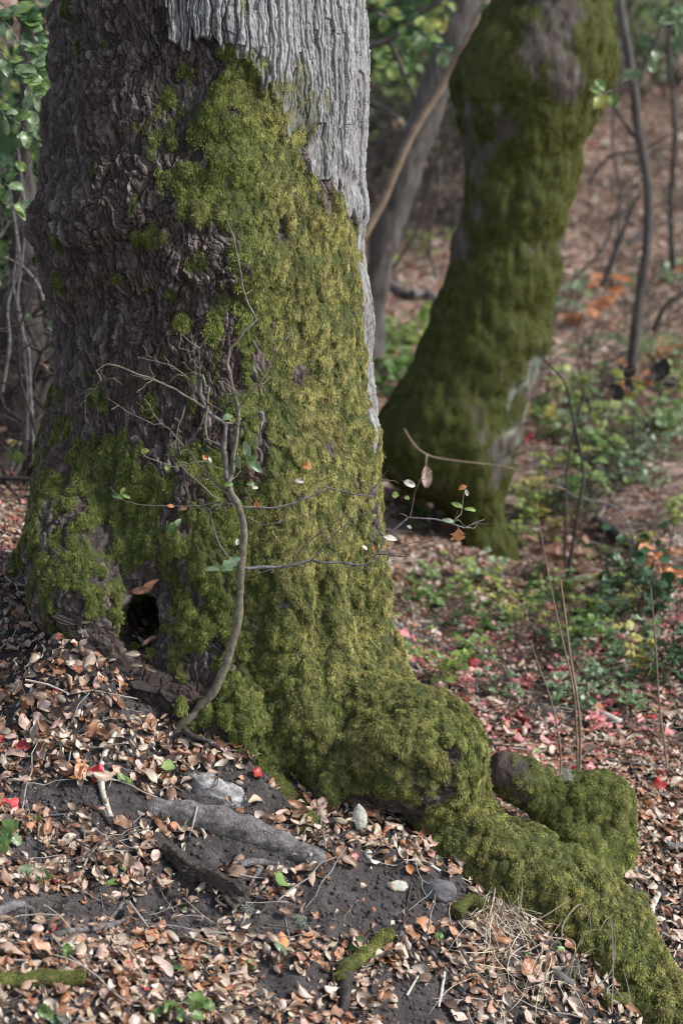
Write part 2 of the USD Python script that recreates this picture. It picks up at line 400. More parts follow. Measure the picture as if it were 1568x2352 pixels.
flare = [  # buttresses and roots: chains of (u, v, y, half width in picture units)
    [(170, 1120, 5.78, 95), (165, 1260, 5.66, 110), (180, 1380, 5.56, 105), (215, 1500, 5.53, 75), (260, 1590, 5.52, 50)],
    [(90, 1300, 5.95, 60), (110, 1400, 5.8, 60), (140, 1480, 5.72, 40)],
    [(240, 1530, 5.52, 48), (330, 1590, 5.46, 52), (420, 1630, 5.44, 48), (480, 1690, 5.42, 40)],
    [(480, 1150, 5.72, 150), (500, 1350, 5.66, 150), (520, 1520, 5.58, 130), (560, 1660, 5.47, 95), (600, 1760, 5.40, 60)],
    [(640, 1100, 5.72, 160), (660, 1350, 5.62, 140), (680, 1500, 5.56, 125), (720, 1640, 5.46, 95), (770, 1800, 5.33, 55)],
    [(800, 1000, 5.80, 70), (815, 1250, 5.74, 72), (830, 1450, 5.70, 75), (870, 1600, 5.62, 85), (920, 1700, 5.55, 100)],
    [(760, 1560, 5.55, 80), (860, 1640, 5.46, 90), (950, 1700, 5.42, 100)],
    [(905, 1735, 5.40, 130), (975, 1755, 5.36, 126), (1015, 1850, 5.39, 92), (1070, 1960, 5.36, 112), (1165, 2000, 5.33, 112), (1290, 2075, 5.30, 118), (1385, 2150, 5.27, 98),
     (1445, 2235, 5.22, 72), (1520, 2330, 5.17, 76), (1620, 2420, 5.12, 90)],
]
chains = [[(A(u, v, y), r_(w, y)) for u, v, y, w in ch] for ch in flare]
chain_lo = [np.min([c[0] - c[1] for c in ch], 0) - 0.12 for ch in chains]
chain_hi = [np.max([c[0] + c[1] for c in ch], 0) + 0.12 for ch in chains]
def sdf_tree(p):
    sh = p.shape; p = p.reshape(-1, 3)
    L, R = np.interp(p[:, 2], zz, Tl), np.interp(p[:, 2], zz, Tr)
    cx, rx = (L + R) / 2, (R - L) / 2
    dx, dy = (p[:, 0] - cx) / rx, (p[:, 1] - Y0) / (rx * 0.98)
    th = np.arctan2(dx, -dy)
    wob = 1 + 0.025 * np.sin(3 * th + 1.3 + p[:, 2] * 1.1) * np.cos(th * .5) + 0.012 * np.sin(7 * th - p[:, 2] * 2)
    d = (np.sqrt(dx * dx + dy * dy) - wob) * rx * 0.97
    for ci, ch in enumerate(chains):
        e = None
        near_ = np.flatnonzero(((p > chain_lo[ci]) & (p < chain_hi[ci])).all(1))
        if not len(near_): continue
        pn = p[near_]
        for (a, ra), (b, rb) in zip(ch[:-1], ch[1:]):
            c = sd_cone(pn, a, b, ra, rb)
            e = c if e is None else smin(e, c, 0.02)
        d[near_] = smin(d[near_], e, 0.045 if ci in (6, 7) else 0.06)
    # the hollow between the roots, the groove beside the right rib, the dark slot under the burl, the seam across the moss
    d = smax(d, -sd_ell(p, A(325, 1428, 5.60), (0.058, 0.28, 0.072)), 0.02)
    d = smax(d, -sd_ell(p, A(350, 1350, 5.46), (0.075, 0.11, 0.075)), 0.05)
    d = smax(d, -sd_cone(p, A(728, 1130, 5.56), A(742, 1480, 5.45), 0.008, 0.042), 0.03)
    d = smax(d, -sd_cone(p, A(700, 1660, 5.335), A(815, 1800, 5.25), 0.018, 0.04), 0.04)
    d = smax(d, -sd_cone(p, A(815, 1800, 5.20), A(905, 1885, 5.16), 0.045, 0.04), 0.03)
    d = smax(d, -sd_cone(p, A(560, 1560, 5.33), A(640, 1700, 5.25), 0.02, 0.03), 0.06)
    d = smax(d, -sd_cone(p, A(470, 1180, 5.47), A(455, 1420, 5.42), 0.01, 0.03), 0.06)
    d = smax(d, -sd_cone(p, A(665, 800, 5.60), A(720, 828, 5.62), 0.010, 0.017), 0.012)
    d = smax(d, -sd_cone(p, A(720, 828, 5.62), A(830, 830, 5.76), 0.014, 0.004), 0.012)
    d = smax(d, -sd_cone(p, A(582, 440, 5.545), A(600, 520, 5.55), 0.010, 0.006), 0.012)
    d = smax(d, -sd_cone(p, A(612, 190, 5.55), A(604, 400, 5.55), 0.006, 0.004), 0.012)
    d = smax(d, -sd_cone(p, A(300, 580, 5.55), A(380, 600, 5.55), 0.02, 0.012), 0.05)
    # a lump low on the left flank, the swelling at the left edge
    d = d + 0.035 * (fbm(p * np.array([5, 5, 3.2]), 2, 21) - 0.5) + 0.016 * (noise(p * 9, 22) - 0.5)
    return d.reshape(sh[:-1])
lo = np.array([-1.15, 5.0, -2.1]); hi = np.array([1.25, 6.6, 0.95])
v, f = nets(sdf_tree, lo, hi, 0.025)
def want_tree(c):
    u, w = project(c)
    return (c[:, 1] < Y0 + 0.12) & (u > -60) & (u < 1640) & (w > -60) & (w < 2420) & (c[:, 2] > gz(c[:, 0], c[:, 1]) - 0.06)
v, f = refine(sdf_tree, v, f, want_tree, 3)
# where moss grows: (u, v, thickness)
moss_pts = np.array([(250, 200, 0), (150, 400, 0), (250, 600, 0), (150, 800, 0), (300, 800, 0), (250, 950, .08), (120, 50, 0), (300, 50, 0), (450, 120, .1), (500, 50, 0), (450, 250, .42), (550, 230, .68), (640, 280, 1), (680, 320, 1), (350, 300, .32), (300, 400, .2),
    (400, 430, .55), (350, 420, .42), (480, 350, .62), (560, 400, .9), (650, 450, 1), (720, 500, .95), (780, 520, .9), (800, 600, .95), (450, 550, .35), (380, 540, .55), (280, 500, .1), (520, 600, .62), (600, 600, 1), (450, 700, .08),
    (500, 750, .25), (560, 800, .85), (650, 700, 1), (750, 700, 1), (830, 700, .8), (400, 850, 0), (450, 950, .15), (560, 900, .8), (625, 1030, .45), (660, 900, .9), (700, 1000, 1), (800, 900, 1), (350, 1050, .55), (200, 1030, .55),
    (450, 1050, .6), (150, 1150, .62), (250, 1150, .7), (350, 1150, .85), (120, 1250, .6), (90, 1300, .5), (230, 1250, .68), (230, 1340, .8), (150, 1350, .62), (240, 1400, .75), (190, 1420, .55), (150, 1450, .2), (250, 1450, .3), (250, 1530, .15), (180, 1530, .3), (350, 1580, 0), (330, 1430, 0),
    (340, 1340, .1), (420, 1350, .7), (420, 1450, .62), (450, 1250, .95), (550, 1250, 1), (650, 1250, 1), (800, 1250, 1), (500, 1450, .95), (600, 1450, 1), (450, 1540, .6), (430, 1640, .1), (600, 1600, .8), (700, 1550, .85), (560, 1700, .9), (700, 1700, .8),
    (800, 1500, 1), (870, 1550, 1), (850, 1600, 1), (950, 1700, 1), (1050, 1750, 1), (860, 1865, .25), (900, 1885, .4), (920, 1810, 1), (840, 1790, .7), (1000, 1900, 1), (1150, 1950, 1), (1300, 2050, 1), (1450, 2200, 1), (1350, 2180, .7), (1540, 2330, 1), (750, 1800, .85),
    (800, 1850, .5), (700, 100, -.1), (780, 250, -.1), (760, 380, .1), (820, 430, .3), (835, 900, .8), (800, 700, 1)], float)
kd = cKDTree(moss_pts[:, :2])
def moss_field(U, V):
    d, i = kd.query(np.stack([U, V], 1), k=6)
    w = 1 / (d + 14) ** 2.2
    return (w * moss_pts[i, 2]).sum(1) / w.sum(1)
def want_bark(c):
    u, w = project(c)
    return (c[:, 1] < Y0 + 0.02) & (u > 20) & (u < 900) & (w > -30) & (w < 1000) & (moss_field(u, w) < 0.72)
v, f = refine(sdf_tree, v, f, want_bark, 1)
N, _ = grad(sdf_tree, v)
U, V = project(v)
ml = moss_field(U, V)
n_clump = fbm(v * np.array([22, 22, 14]), 3, 31)
n_big = fbm(v * 7, 3, 33)
moss = ml - 0.05 + (n_clump - 0.5) * (1.7 - 0.8 * sstep(.75, 1, ml)) + (n_big - 0.5) * 0.8 + (fbm(v * np.array([34, 34, 5]), 2, 35) - 0.5) * 0.9 * sstep(1700, 1300, V)
moss = moss - 0.22 * sstep(.60, .74, fbm(v * 9, 3, 36)) * sstep(1350, 1500, V)
moss_on = sstep(0.42, 0.62, moss)
# pale bark plates: jagged lower edge
pe = np.array([(-200, -60), (380, -40), (388, 95), (425, 118), (445, 95), (490, 100), (505, 128), (530, 112), (560, 150), (592, 155), (600, 225), (640, 235), (660, 250), (695, 320), (715, 395), (760, 430), (800, 470), (820, 540), (830, 660), (839, 860), (849, 1010), (900, 1030)], float)
jag = (noise(v * np.array([45, 45, 6]), 41) - 0.5) * 80 + (noise(v * np.array([90, 90, 20]), 42) - 0.5) * 50 + (fbm(v * np.array([20, 20, 16]), 2, 44) - 0.5) * 160 * sstep(560, 680, U)
pale_edge = np.interp(U, pe[:, 0], pe[:, 1]) + jag * sstep(380, 440, U)
pale = sstep(0, 9, pale_edge - V)
moss_on = moss_on * (1 - 0.9 * pale * sstep(770, 800, U)) * (1 - 0.5 * pale)
left_strip = sstep(146, 136, U + (noise(v * np.array([30, 30, 8]), 43) - .5) * 30) * sstep(300, 100, V) * 0
# fissured pale bark: long vertical plates
arc = np.arctan2(v[:, 0] + 0.39, -(v[:, 1] - Y0)) * 0.46
def plates(width, length, warp, seed, gap=0.12, gapz=0.06):
    """bark plates in columns: (crack between columns, crack between plates, height of each plate, place along the plate)"""
    r = np.random.default_rng(seed)
    au = (arc + warp * (fbm(v * np.array([9, 9, 4]), 3, seed) - .5) + 0.25 * warp * (noise(v * np.array([45, 45, 30]), seed + 1) - .5)) / width
    c = np.floor(au).astype(int); fr = au - c
    rnd = r.random((4, 400))
    ci = c % 400
    zl = (v[:, 2] + warp * 1.3 * (fbm(v * np.array([20, 20, 9]), 3, seed + 2) - .5)) / (length * (0.6 + 0.9 * rnd[0][ci])) + rnd[1][ci] * 9
    k = np.floor(zl).astype(int); fz = zl - k
    hh = r.random(4001)[(c * 37 + k * 101) % 4001]
    g = gap * (0.5 + 1.2 * rnd[2][ci])
    return sstep(0, g, fr) * sstep(0, g, 1 - fr), sstep(0, gapz, fz) * sstep(0, gapz, 1 - fz), hh, fz, rnd[3][ci]
k1, k2, wc, fz, wcol = plates(0.030, 0.26, 0.055, 51, 0.11, 0.010)
j1, j2, jc, jz, jcol = plates(0.0125, 0.13, 0.045, 57, 0.13, 0.02)
pale_fine = fbm(v * np.array([230, 230, 75]), 3, 55) - .5
taper = 1 - sstep(600, 690, U) * (1 - sstep(0, 130, pale_edge - V)) * 0.9
h_pale = taper * (0.020 - 0.013 * (1 - k1) * (0.4 + wcol) - 0.004 * (1 - k2) * (wc > .6) - 0.006 * (1 - j1) * (jcol > .3) - 0.003 * (1 - j2) * (jc > .5) + 0.007 * (wc - .5) + 0.004 * (jc - .5) + 0.004 * wcol - 0.009 * (sstep(.72, .8, wc) + sstep(.8, .86, jc))) + 0.007 * pale_fine
# brown bark: furrows with broken flakes between
wv = v + 0.035 * (np.stack([fbm(v * 7, 3, 60), fbm(v * 7 + 9, 3, 61), fbm(v * 7 + 17, 3, 62)], 1) - .5)
def ridge(p, f, seed): return 1 - np.abs(2 * noise(p * np.array(f), seed) - 1)
def billow(p, f, seed): return 1.6 * np.abs(2 * noise(p * np.array(f), seed) - 1)
slant = wv.copy(); slant[:, 0] = wv[:, 0] + 0.35 * wv[:, 2]
r1, r2 = billow(slant, (17, 17, 5.5), 66), billow(slant, (38, 38, 15), 67)
f1, f2, bc, bz, bcol = plates(0.016, 0.030, 0.11, 63, 0.2, 0.14)
g1, g2, bc2, gz2, gcol = plates(0.010, 0.017, 0.06, 65, 0.2, 0.15)
rough_amt = 0.5 + 0.9 * fbm(v * 4.5, 2, 58)
h_brown = rough_amt * (0.015 * (np.minimum(r1, .8) - .5) + 0.010 * (np.minimum(r2, .8) - .5) + 0.012 * (bc - .5) + 0.006 * (bz - .5) * bc - 0.007 * (1 - f1 * f2) + 0.005 * (bc2 - .5) - 0.003 * (1 - g1 * g2)) + 0.007 * (fbm(v * np.array([150, 150, 90]), 3, 68) - .5)
h_brown = 0.85 * h_brown + 0.028 * (np.minimum(billow(v + 0.1 * (fbm(v * 3, 2, 75)[:, None] - .5), (3.5, 3.5, 8), 76), .9) - .5) * sstep(900, 600, V)
smoothroot = sstep(1490, 1560, V) * sstep(520, 440, U)
h_root = -0.007 * (1 - f1 * f2) + 0.006 * (fbm(v * np.array([60, 60, 60]), 3, 67) - .5) + 0.006 * (1 - np.abs(2 * noise(v * np.array([18, 18, 60]) + 0.8 * fbm(v * 6, 2, 68)[:, None], 69) - 1))
h_wood = h_brown * (1 - smoothroot) + h_root * smoothroot
m1, md, mc = worley(v, (46, 46, 24), 71)
lump = np.clip(1.25 - 1.5 * m1, 0, 1) * (0.5 + noise(v * np.array([11, 11, 7]), 72))
thin = 0.55 + 0.45 * sstep(1100, 1600, V)
h_moss = thin * (0.015 * lump + 0.020 * (n_clump - .5)) + 0.03 * sstep(1520, 1640, V) * (1 - np.abs(2 * noise(v * 8 + 0.5 * fbm(v * 7, 2, 38)[:, None], 39) - 1) - .5) + 0.026 * (fbm(v * np.array([15, 15, 4]), 2, 74) - .5)
h = (h_wood * (1 - pale) + h_pale * pale)
h = h * (1 - 0.5 * moss_on) + h_moss * moss_on * (1 - 0.5 * pale)
vis = sstep(Y0 + 0.12, Y0 - 0.02, v[:, 1])
v2 = v + N * (h * vis)[:, None]
tone = np.clip(0.1 + 0.5 * bc * bc2 + 0.25 * r2 * bc + 0.15 * bcol + 0.25 * (rough_amt - .7), 0, 1)
tone = tone * (1 - 0.6 * smoothroot)
tone = tone * (1 - pale) + pale * np.clip(0.16 + 0.5 * (fbm(v * np.array([9, 9, 3]), 3, 56) - .3) - 0.25 * (sstep(.72, .8, wc) + sstep(.8, .86, jc)) + 0.22 * wc + 0.25 * jc + 0.2 * wcol + 1.2 * pale_fine - 0.6 * (1 - k1) - 0.15 * (1 - k2) * (wc > .6) - 0.3 * (1 - j1), 0, 1)
BARK = M('great_tree_bark', {
    'a': ('attribute', {'attribute': 'cover'}), 's': ('separate_color', {}), 'g': ('geometry', {}),
    'm': ('mapping', {'scale': (1, 1, 0.25)}),
    'n': ('noise_texture', {'scale': 60.0, 'detail': 6.0, 'roughness': 0.7}),
    'nb': ('noise_texture', {'scale': 3.5, 'detail': 4.0}),
    'pr': ('rgb_ramp', {'ramp': [(0.15, (0.06, 0.052, 0.05)), (0.4, (0.18, 0.172, 0.17)), (0.65, (0.27, 0.268, 0.27)), (0.9, (0.40, 0.40, 0.405))]}),
    'br': ('rgb_ramp', {'ramp': [(0.2, (0.022, 0.016, 0.015)), (0.42, (0.062, 0.047, 0.042)), (0.62, (0.135, 0.11, 0.10)), (0.85, (0.25, 0.222, 0.212))]}),
    'red': ('mix_color', {'b': (0.085, 0.045, 0.036)}), 'rf': ('map_range', {'from_min': 0.5, 'from_max': 0.75, 'to_min': 0, 'to_max': 0.55, 'clamp': True}),
    'mixbn': ('math', {'math_type': 'multiply_add', 'value2': 0.55, 'value3': 0.0}), 'ad': ('math', {'math_type': 'multiply_add', 'value2': 0.55}),
    'ms': ('rgb_ramp', {'ramp': [(0.3, (0.03, 0.035, 0.012)), (0.6, (0.06, 0.075, 0.02)), (0.8, (0.09, 0.085, 0.03))]}),
    'c1': ('mix_color', {}), 'c2': ('mix_color', {}),
    'n2': ('noise_texture', {'scale': 230.0, 'detail': 4.0, 'roughness': 0.7}), 'b': ('bump', {'strength': 0.9, 'distance': 0.006}),
    'p': ('principled_bsdf', {'roughness': 0.85, 'specular_ior_level': 0.22})},
    [('a.color', 's.color'), ('g.position', 'm.vector'), ('m.vector', 'n.vector'), ('g.position', 'nb.vector'), ('ad.value', 'pr.fac'),
     ('s.b', 'mixbn.value1'), ('n.fac', 'ad.value1'), ('mixbn.value', 'ad.value3'), ('ad.value', 'br.fac'),
     ('nb.fac', 'rf.value'), ('rf.result', 'red.fac'), ('br.color', 'red.a'), ('red.result', 'c1.a'), ('pr.color', 'c1.b'), ('s.g', 'c1.fac'), ('n.fac', 'ms.fac'),
     ('c1.result', 'c2.a'), ('ms.color', 'c2.b'), ('s.r', 'c2.fac'), ('c2.result', 'p.base_color'), ('n2.fac', 'b.height'), ('m.vector', 'n2.vector'), ('b.normal', 'p.normal')], 'p.BSDF')
TREE = thing('great_tree', 'massive foreground tree with moss up its right side and a bulging mossy root', 'tree')
obj('trunk', (v2, f), BARK, TREE, smooth=True, prim={'cover': np.stack([moss_on, pale, tone], 1)})

# ------------------------------------------------------------------ moss tufts
def tuft(n, length, droop, seed, spread=0.008, width=0.0016, curl=0.75):
    """a clump of hanging shoots; local z away from the surface, local x down the surface"""
    r = np.random.default_rng(seed)
    vs, fs, tips = [], [], []
    k = 0
    for _ in range(n):
        b = np.array([r.normal(0, spread), r.normal(0, spread), -0.004])
        L = length * r.uniform(0.55, 1.25)
        d = np.array([r.normal(0.45, 0.3), r.normal(0, 0.32), r.uniform(0.5, 1.0)]); d /= np.linalg.norm(d)
        side = np.cross(d, r.normal(size=3)); side /= np.linalg.norm(side)
        p, row = b.copy(), []
        for s in range(5):
            t = s / 4
            w = width * (0.55 + 0.9 * t * (1 - t) * 2) * (1.0 if s < 4 else 0.15)
            row.append(p - side * w); row.append(p + side * w)
            tips += [t, t]
            p = p + d * L / 4
            d = d + np.array([droop, 0, -droop * curl]) * (0.25 + 0.35 * t) + r.normal(0, 0.10, 3); d /= np.linalg.norm(d)
        for s in range(4):
            fs += [(k + 2 * s, k + 2 * s + 1, k + 2 * s + 3), (k + 2 * s, k + 2 * s + 3, k + 2 * s + 2)]
        vs += row; k += 10
    return (np.array(vs), np.array(fs)), np.array(tips)
def scatter(v, f, weight, n, seed):
    """n random points on the triangles, by area times the mean corner weight"""
    r = np.random.default_rng(seed)
    a, b, c = v[f[:, 0]], v[f[:, 1]], v[f[:, 2]]
    ar = np.linalg.norm(np.cross(b - a, c - a), axis=1) / 2 * weight[f].mean(1)
    k = r.choice(len(f), n, p=ar / ar.sum())
    s, t = r.random(n), r.random(n)
    m = s + t > 1; s[m], t[m] = 1 - s[m], 1 - t[m]
    bc_ = np.stack([1 - s - t, s, t], 1)
    return (v[f[k]] * bc_[:, :, None]).sum(1), k, bc_
def moss_cover(path, v, f, N, on, n, seed, yellow, size=1.0, mats=None):
    pos, k, bc_ = scatter(v, f, on, n, seed)
    nn = (N[f[k]] * bc_[:, :, None]).sum(1)
    r = np.random.default_rng(seed + 1)
    nn = nn / np.linalg.norm(nn, axis=1, keepdims=True)
    R = frames(nn + r.normal(0, 0.22, nn.shape), np.tile([0, 0, -1.0], (n, 1)), r.normal(0, 0.5, n))
    y = yellow(pos) + r.normal(0, 0.22, n)
    col = np.clip((y * 3).astype(int), 0, 2)
    m = (on[f[k]] * bc_).sum(1)
    clump = fbm(pos * np.array([24, 24, 16]), 2, 31)
    sc = size * r.uniform(0.55, 1.15, n) * (0.55 + 0.45 * m) * (0.55 + 0.9 * clump) * (0.6 + 0.9 * fbm(pos * 5, 2, 37))
    protos = []
    for ci in range(3):
        for vi in range(3):
            tm, tt = tuft(22, 0.0085, 1.4, 100 + ci * 10 + vi, 0.0040, 0.0007)
            protos.append((f'tuft_{"abc"[ci]}{"abc"[vi]}', tm, (mats or MOSS)[ci], {'tip': tt}))
    return tag(instancer(path, protos, pos, R, sc, col * 3 + r.integers(0, 3, n)), kind='stuff')
def yel(p):
    u, w = project(p)
    return np.clip(0.16 + 0.9 * sstep(500, 780, u) * sstep(1650, 1250, w) + 0.35 * sstep(1250, 1500, w) * sstep(500, 900, u) + 0.10, 0, 0.95) + 0.5 * (fbm(p * 6, 2, 81) - .5)
seen_front = (vis > 0.5) & (U > -60) & (U < 1640) & (V > -60) & (V < 2440)
on_w = np.where(seen_front, moss_on * (0.16 + sstep(0.2, 0.75, lump)), 0)
moss_cover(TREE + '/moss', v2, f, N, on_w, 170000, 5, yel)

# ------------------------------------------------------------------ leaves
def leaf(L, W, cup=0.5, bend=0.3, wave=0.1, lobes=0, seed=0, ns=9, nw=5, tipw=0.9, roll=0.0, stalk=True):
    """a leaf along +x, upper side +z; cup folds the edges up, bend arches it along its length"""
    r = np.random.default_rng(seed)
    s = np.linspace(0, 1, ns); t = np.linspace(-1, 1, nw)
    w = np.sin(np.pi * s ** tipw) ** 0.6 * W / 2
    w[0] = w[-1] = W * 0.02
    if lobes: w = w * (1 + 0.28 * np.cos(np.pi * 2 * s * lobes) * np.sin(np.pi * s))
    ph = r.uniform(0, 6.28, 3)
    ca = bend * 2 * (s - 0.5)
    x0 = np.cumsum(np.cos(ca)) * L / ns; z0 = -np.cumsum(np.sin(ca)) * L / ns
    P = np.zeros((ns, nw, 3))
    for i in range(ns):
        rad = cup * (1 + 0.3 * math.sin(6 * s[i] + ph[0])) + roll
        ang = t * rad * 1.3
        if abs(rad) > 0.05:
            yy = np.sin(ang) / (rad * 1.3) * w[i]; zz_ = (1 - np.cos(ang)) / (rad * 1.3) * w[i]
        else: yy, zz_ = t * w[i], t * 0
        P[i, :, 0] = x0[i]; P[i, :, 1] = yy
        P[i, :, 2] = z0[i] + zz_ + wave * W * 0.3 * np.sin(9 * s[i] + ph[1] + 2.5 * t) * np.abs(t) + abs(wave) * W * 0.06 * np.abs(t)
    P[:, :, 0] -= x0.mean(); P[:, :, 2] -= P[:, :, 2].mean()
    v = P.reshape(-1, 3)
    i, j = np.meshgrid(np.arange(ns - 1), np.arange(nw - 1), indexing='ij')
    q = np.stack([i * nw + j, (i + 1) * nw + j, (i + 1) * nw + j + 1, i * nw + j + 1], -1).reshape(-1, 4)
    f = np.vstack([q[:, [0, 1, 2]], q[:, [0, 2, 3]]])
    if stalk:
        c = P[0, nw // 2]
        k = len(v)
        v = np.vstack([v, c + [-.0, -.0007, 0], c + [0, .0007, 0], c + [-.18 * L, 0.0005, .01 * L * (r.random() - .3) * 8], c + [0, 0, .0012]])
        f = np.vstack([f, [[k, k + 1, k + 2], [k, k + 3, k + 2], [k + 1, k + 3, k + 2]]])
    return v, f
TAN = leaf_mat('leaf_tan', [(0.0, (0.255, 0.18, 0.125)), (0.16, (0.40, 0.325, 0.25)), (0.33, (0.17, 0.09, 0.055)), (0.5, (0.46, 0.395, 0.32)), (0.66, (0.085, 0.05, 0.035)), (0.82, (0.21, 0.125, 0.08)), (1.0, (0.33, 0.255, 0.19))], 0.12, 0.45, back=1.2, spec=0.5)
RUSSET = leaf_mat('leaf_russet', [(0.0, (0.20, 0.085, 0.045)), (0.35, (0.28, 0.145, 0.085)), (0.7, (0.10, 0.05, 0.032)), (1.0, (0.34, 0.205, 0.14))], 0.15, 0.42, back=1.5)
PINKISH = leaf_mat('leaf_pinkish', [(0.0, (0.40, 0.27, 0.22)), (0.5, (0.48, 0.37, 0.32)), (1.0, (0.30, 0.185, 0.14))], 0.15, 0.5)
RED = leaf_mat('leaf_red', [(0.0, (0.42, 0.05, 0.06)), (0.5, (0.28, 0.03, 0.03)), (1.0, (0.50, 0.10, 0.09))], 0.25, 0.45)
PINK = leaf_mat('leaf_pink', [(0.0, (0.55, 0.17, 0.19)), (0.5, (0.64, 0.30, 0.29)), (1.0, (0.44, 0.10, 0.12))], 0.3, 0.5)
ORANGE = leaf_mat('leaf_orange', [(0.0, (0.42, 0.16, 0.06)), (1.0, (0.52, 0.25, 0.12))], 0.3, 0.5)
GREEN = leaf_mat('leaf_green', [(0.0, (0.07, 0.13, 0.04)), (0.5, (0.12, 0.20, 0.06)), (1.0, (0.19, 0.27, 0.09))], 0.35, 0.4, back=1.5)
BLUEGREEN = leaf_mat('leaf_bluegreen', [(0.0, (0.14, 0.21, 0.11)), (1.0, (0.26, 0.33, 0.20))], 0.3, 0.35, back=1.6)
YELGREEN = leaf_mat('leaf_yellowgreen', [(0.0, (0.20, 0.28, 0.08)), (0.6, (0.28, 0.34, 0.10)), (1.0, (0.36, 0.32, 0.10))], 0.4, 0.5)
DARKGREEN = leaf_mat('leaf_darkgreen', [(0.0, (0.025, 0.06, 0.025)), (1.0, (0.05, 0.10, 0.04))], 0.25, 0.4)
WHITEL = leaf_mat('leaf_whitish', [(0.0, (0.42, 0.40, 0.33)), (1.0, (0.52, 0.49, 0.43))], 0.15, 0.6)
LEAFK = [  # kind, mesh, material, length, share
    ('oak_leaf', leaf(0.046, 0.026, 0.75, 0.35, 0.15, 0, 1), TAN, 0.046, 16),
    ('oak_leaf', leaf(0.040, 0.024, 1.15, 0.25, 0.2, 0, 2), TAN, 0.040, 15),
    ('oak_leaf', leaf(0.038, 0.021, -0.9, 0.6, 0.15, 0, 3), TAN, 0.038, 19),
    ('oak_leaf', leaf(0.034, 0.024, 1.5, 0.5, 0.25, 0, 4), TAN, 0.034, 13),
    ('oak_leaf', leaf(0.048, 0.028, -0.2, -0.2, 0.5, 0, 5), RUSSET, 0.048, 9),
    ('oak_leaf', leaf(0.044, 0.024, 0.9, -0.3, 0.3, 0, 6), RUSSET, 0.044, 9),
    ('oak_leaf', leaf(0.050, 0.026, 0.2, 0.3, 0.45, 0, 7), PINKISH, 0.050, 5),
    ('oak_leaf', leaf(0.036, 0.017, 1.8, 0.3, 0.1, 0, 8), TAN, 0.036, 12),
    ('bay_leaf', leaf(0.074, 0.027, 0.4, 0.3, 0.3, 0, 9, 11), PINKISH, 0.074, 0.9),
    ('bay_leaf', leaf(0.062, 0.023, -0.5, 0.5, 0.3, 0, 10, 11), RUSSET, 0.062, 1.1),
    ('red_leaf', leaf(0.050, 0.038, 0.35, 0.3, 0.5, 2, 11, 11), RED, 0.050, 0.2),
    ('pink_leaf', leaf(0.050, 0.036, 0.3, 0.3, 0.5, 2, 12, 11), PINK, 0.050, 0.12),
    ('green_leaf', leaf(0.045, 0.024, 0.4, 0.3, 0.3, 0, 13), GREEN, 0.045, 0.6),
    ('leaf_scrap', leaf(0.026, 0.020, 0.3, 0.3, 0.9, 3, 21, 6, 4, stalk=False), RUSSET, 0.014, 16),
    ('leaf_scrap', leaf(0.020, 0.012, 0.9, 0.6, 0.9, 2, 22, 6, 4, stalk=False), TAN, 0.012, 16),
    ('orange_leaf', leaf(0.045, 0.030, 0.5, 0.4, 0.3, 0, 14), ORANGE, 0.045, 0.35),
]
KP = []
for nm, me, mt, L, sh in LEAFK:
    k = klass('fallen_' + nm); obj('blade', me, mt, k, smooth=True); KP.append(k)
share = np.array([x[4] for x in LEAFK], float)
bare = [(870, 2065, 190, 85), (640, 2130, 70, 40), (120, 1835, 110, 40), (260, 1850, 60, 60), (560, 1960, 120, 40), (120, 2095, 140, 35), (360, 2090, 60, 30), (420, 2140, 60, 30), (930, 2440, 60, 60), (960, 2340, 60, 50), (330, 1620, 70, 30),
        (560, 1820, 150, 55), (660, 2270, 60, 30), (60, 1960, 40, 30), (980, 2290, 40, 40)]
def bareness(u, v):
    b = np.zeros_like(u)
    for cu, cv, ru, rv in bare: b = np.maximum(b, sstep(1.5, 0.7, np.hypot((u - cu) / ru, (v - cv) / rv)))
    return b
def litter(y0, y1, per_m2, seed, margin=0.7):
    r = np.random.default_rng(seed)
    area = (y1 - y0) * (0.40 * y1 + 2 * margin)
    n = int(area * per_m2)
    y = r.uniform(y0, y1, n); x = r.uniform(-1, 1, n) * (0.20 * y1 + margin)
    m = np.abs(x) < 0.165 * y + margin
    x, y = x[m], y[m]
    z = gz(x, y)
    u, v = project(np.stack([x, y, z], 1))
    keep = r.random(len(x)) < np.clip(0.1 + 1.9 * (fbm(np.stack([x * 3, y * 3, z * 0], 1), 3, seed + 3) - 0.2), 0.04, 1) * (1 - 0.93 * bareness(u, v)) 
    x, y, z = x[keep], y[keep], z[keep]
    p = np.stack([x, y, z], 1)
    n = len(p)
    nn = gnorm(x, y) + r.normal(0, 0.30, (n, 3)); 
    R = frames(nn, r.normal(size=(n, 3)))
    flip = r.random(n) < 0.35
    R[flip, :, 1:] *= -1
    p = p + gnorm(x, y) * (0.003 + 0.024 * r.random(n) ** 1.5)[:, None]
    sc = 0.45 + 0.95 * r.random(n) ** 2.4
    return p, R, sc, n
rl = np.random.default_rng(91)
p, R, sc, n = litter(3.9, 9.2, 8000, 17)
pinkzone = lambda u, v: np.exp(-(((u - 1200) / 330) ** 2 + ((v - 1600) / 170) ** 2)) + 0.35 * np.exp(-(((u - 40) / 130) ** 2 + ((v - 1150) / 200) ** 2))
def choose(p, n):
    u, v = project(p)
    w = np.tile(share, (n, 1))
    pz = pinkzone(u, v)
    w[:, 11] += 17 * pz; w[:, 10] += 2 * pz
    left = sstep(700, 200, u) * sstep(1500, 1700, v)
    w[:, 8] += 1.6 * left; w[:, 10] += 0.3 * left
    c = np.cumsum(w, 1); c /= c[:, -1:]
    return (rl.random(n)[:, None] > c).sum(1)
wh = choose(p, n)
ok = sdf_tree(p) > 0.004
p, R, sc, wh = p[ok], R[ok], sc[ok], wh[ok]
u, w_ = project(p)
L = np.array([x[3] for x in LEAFK])[wh] * sc
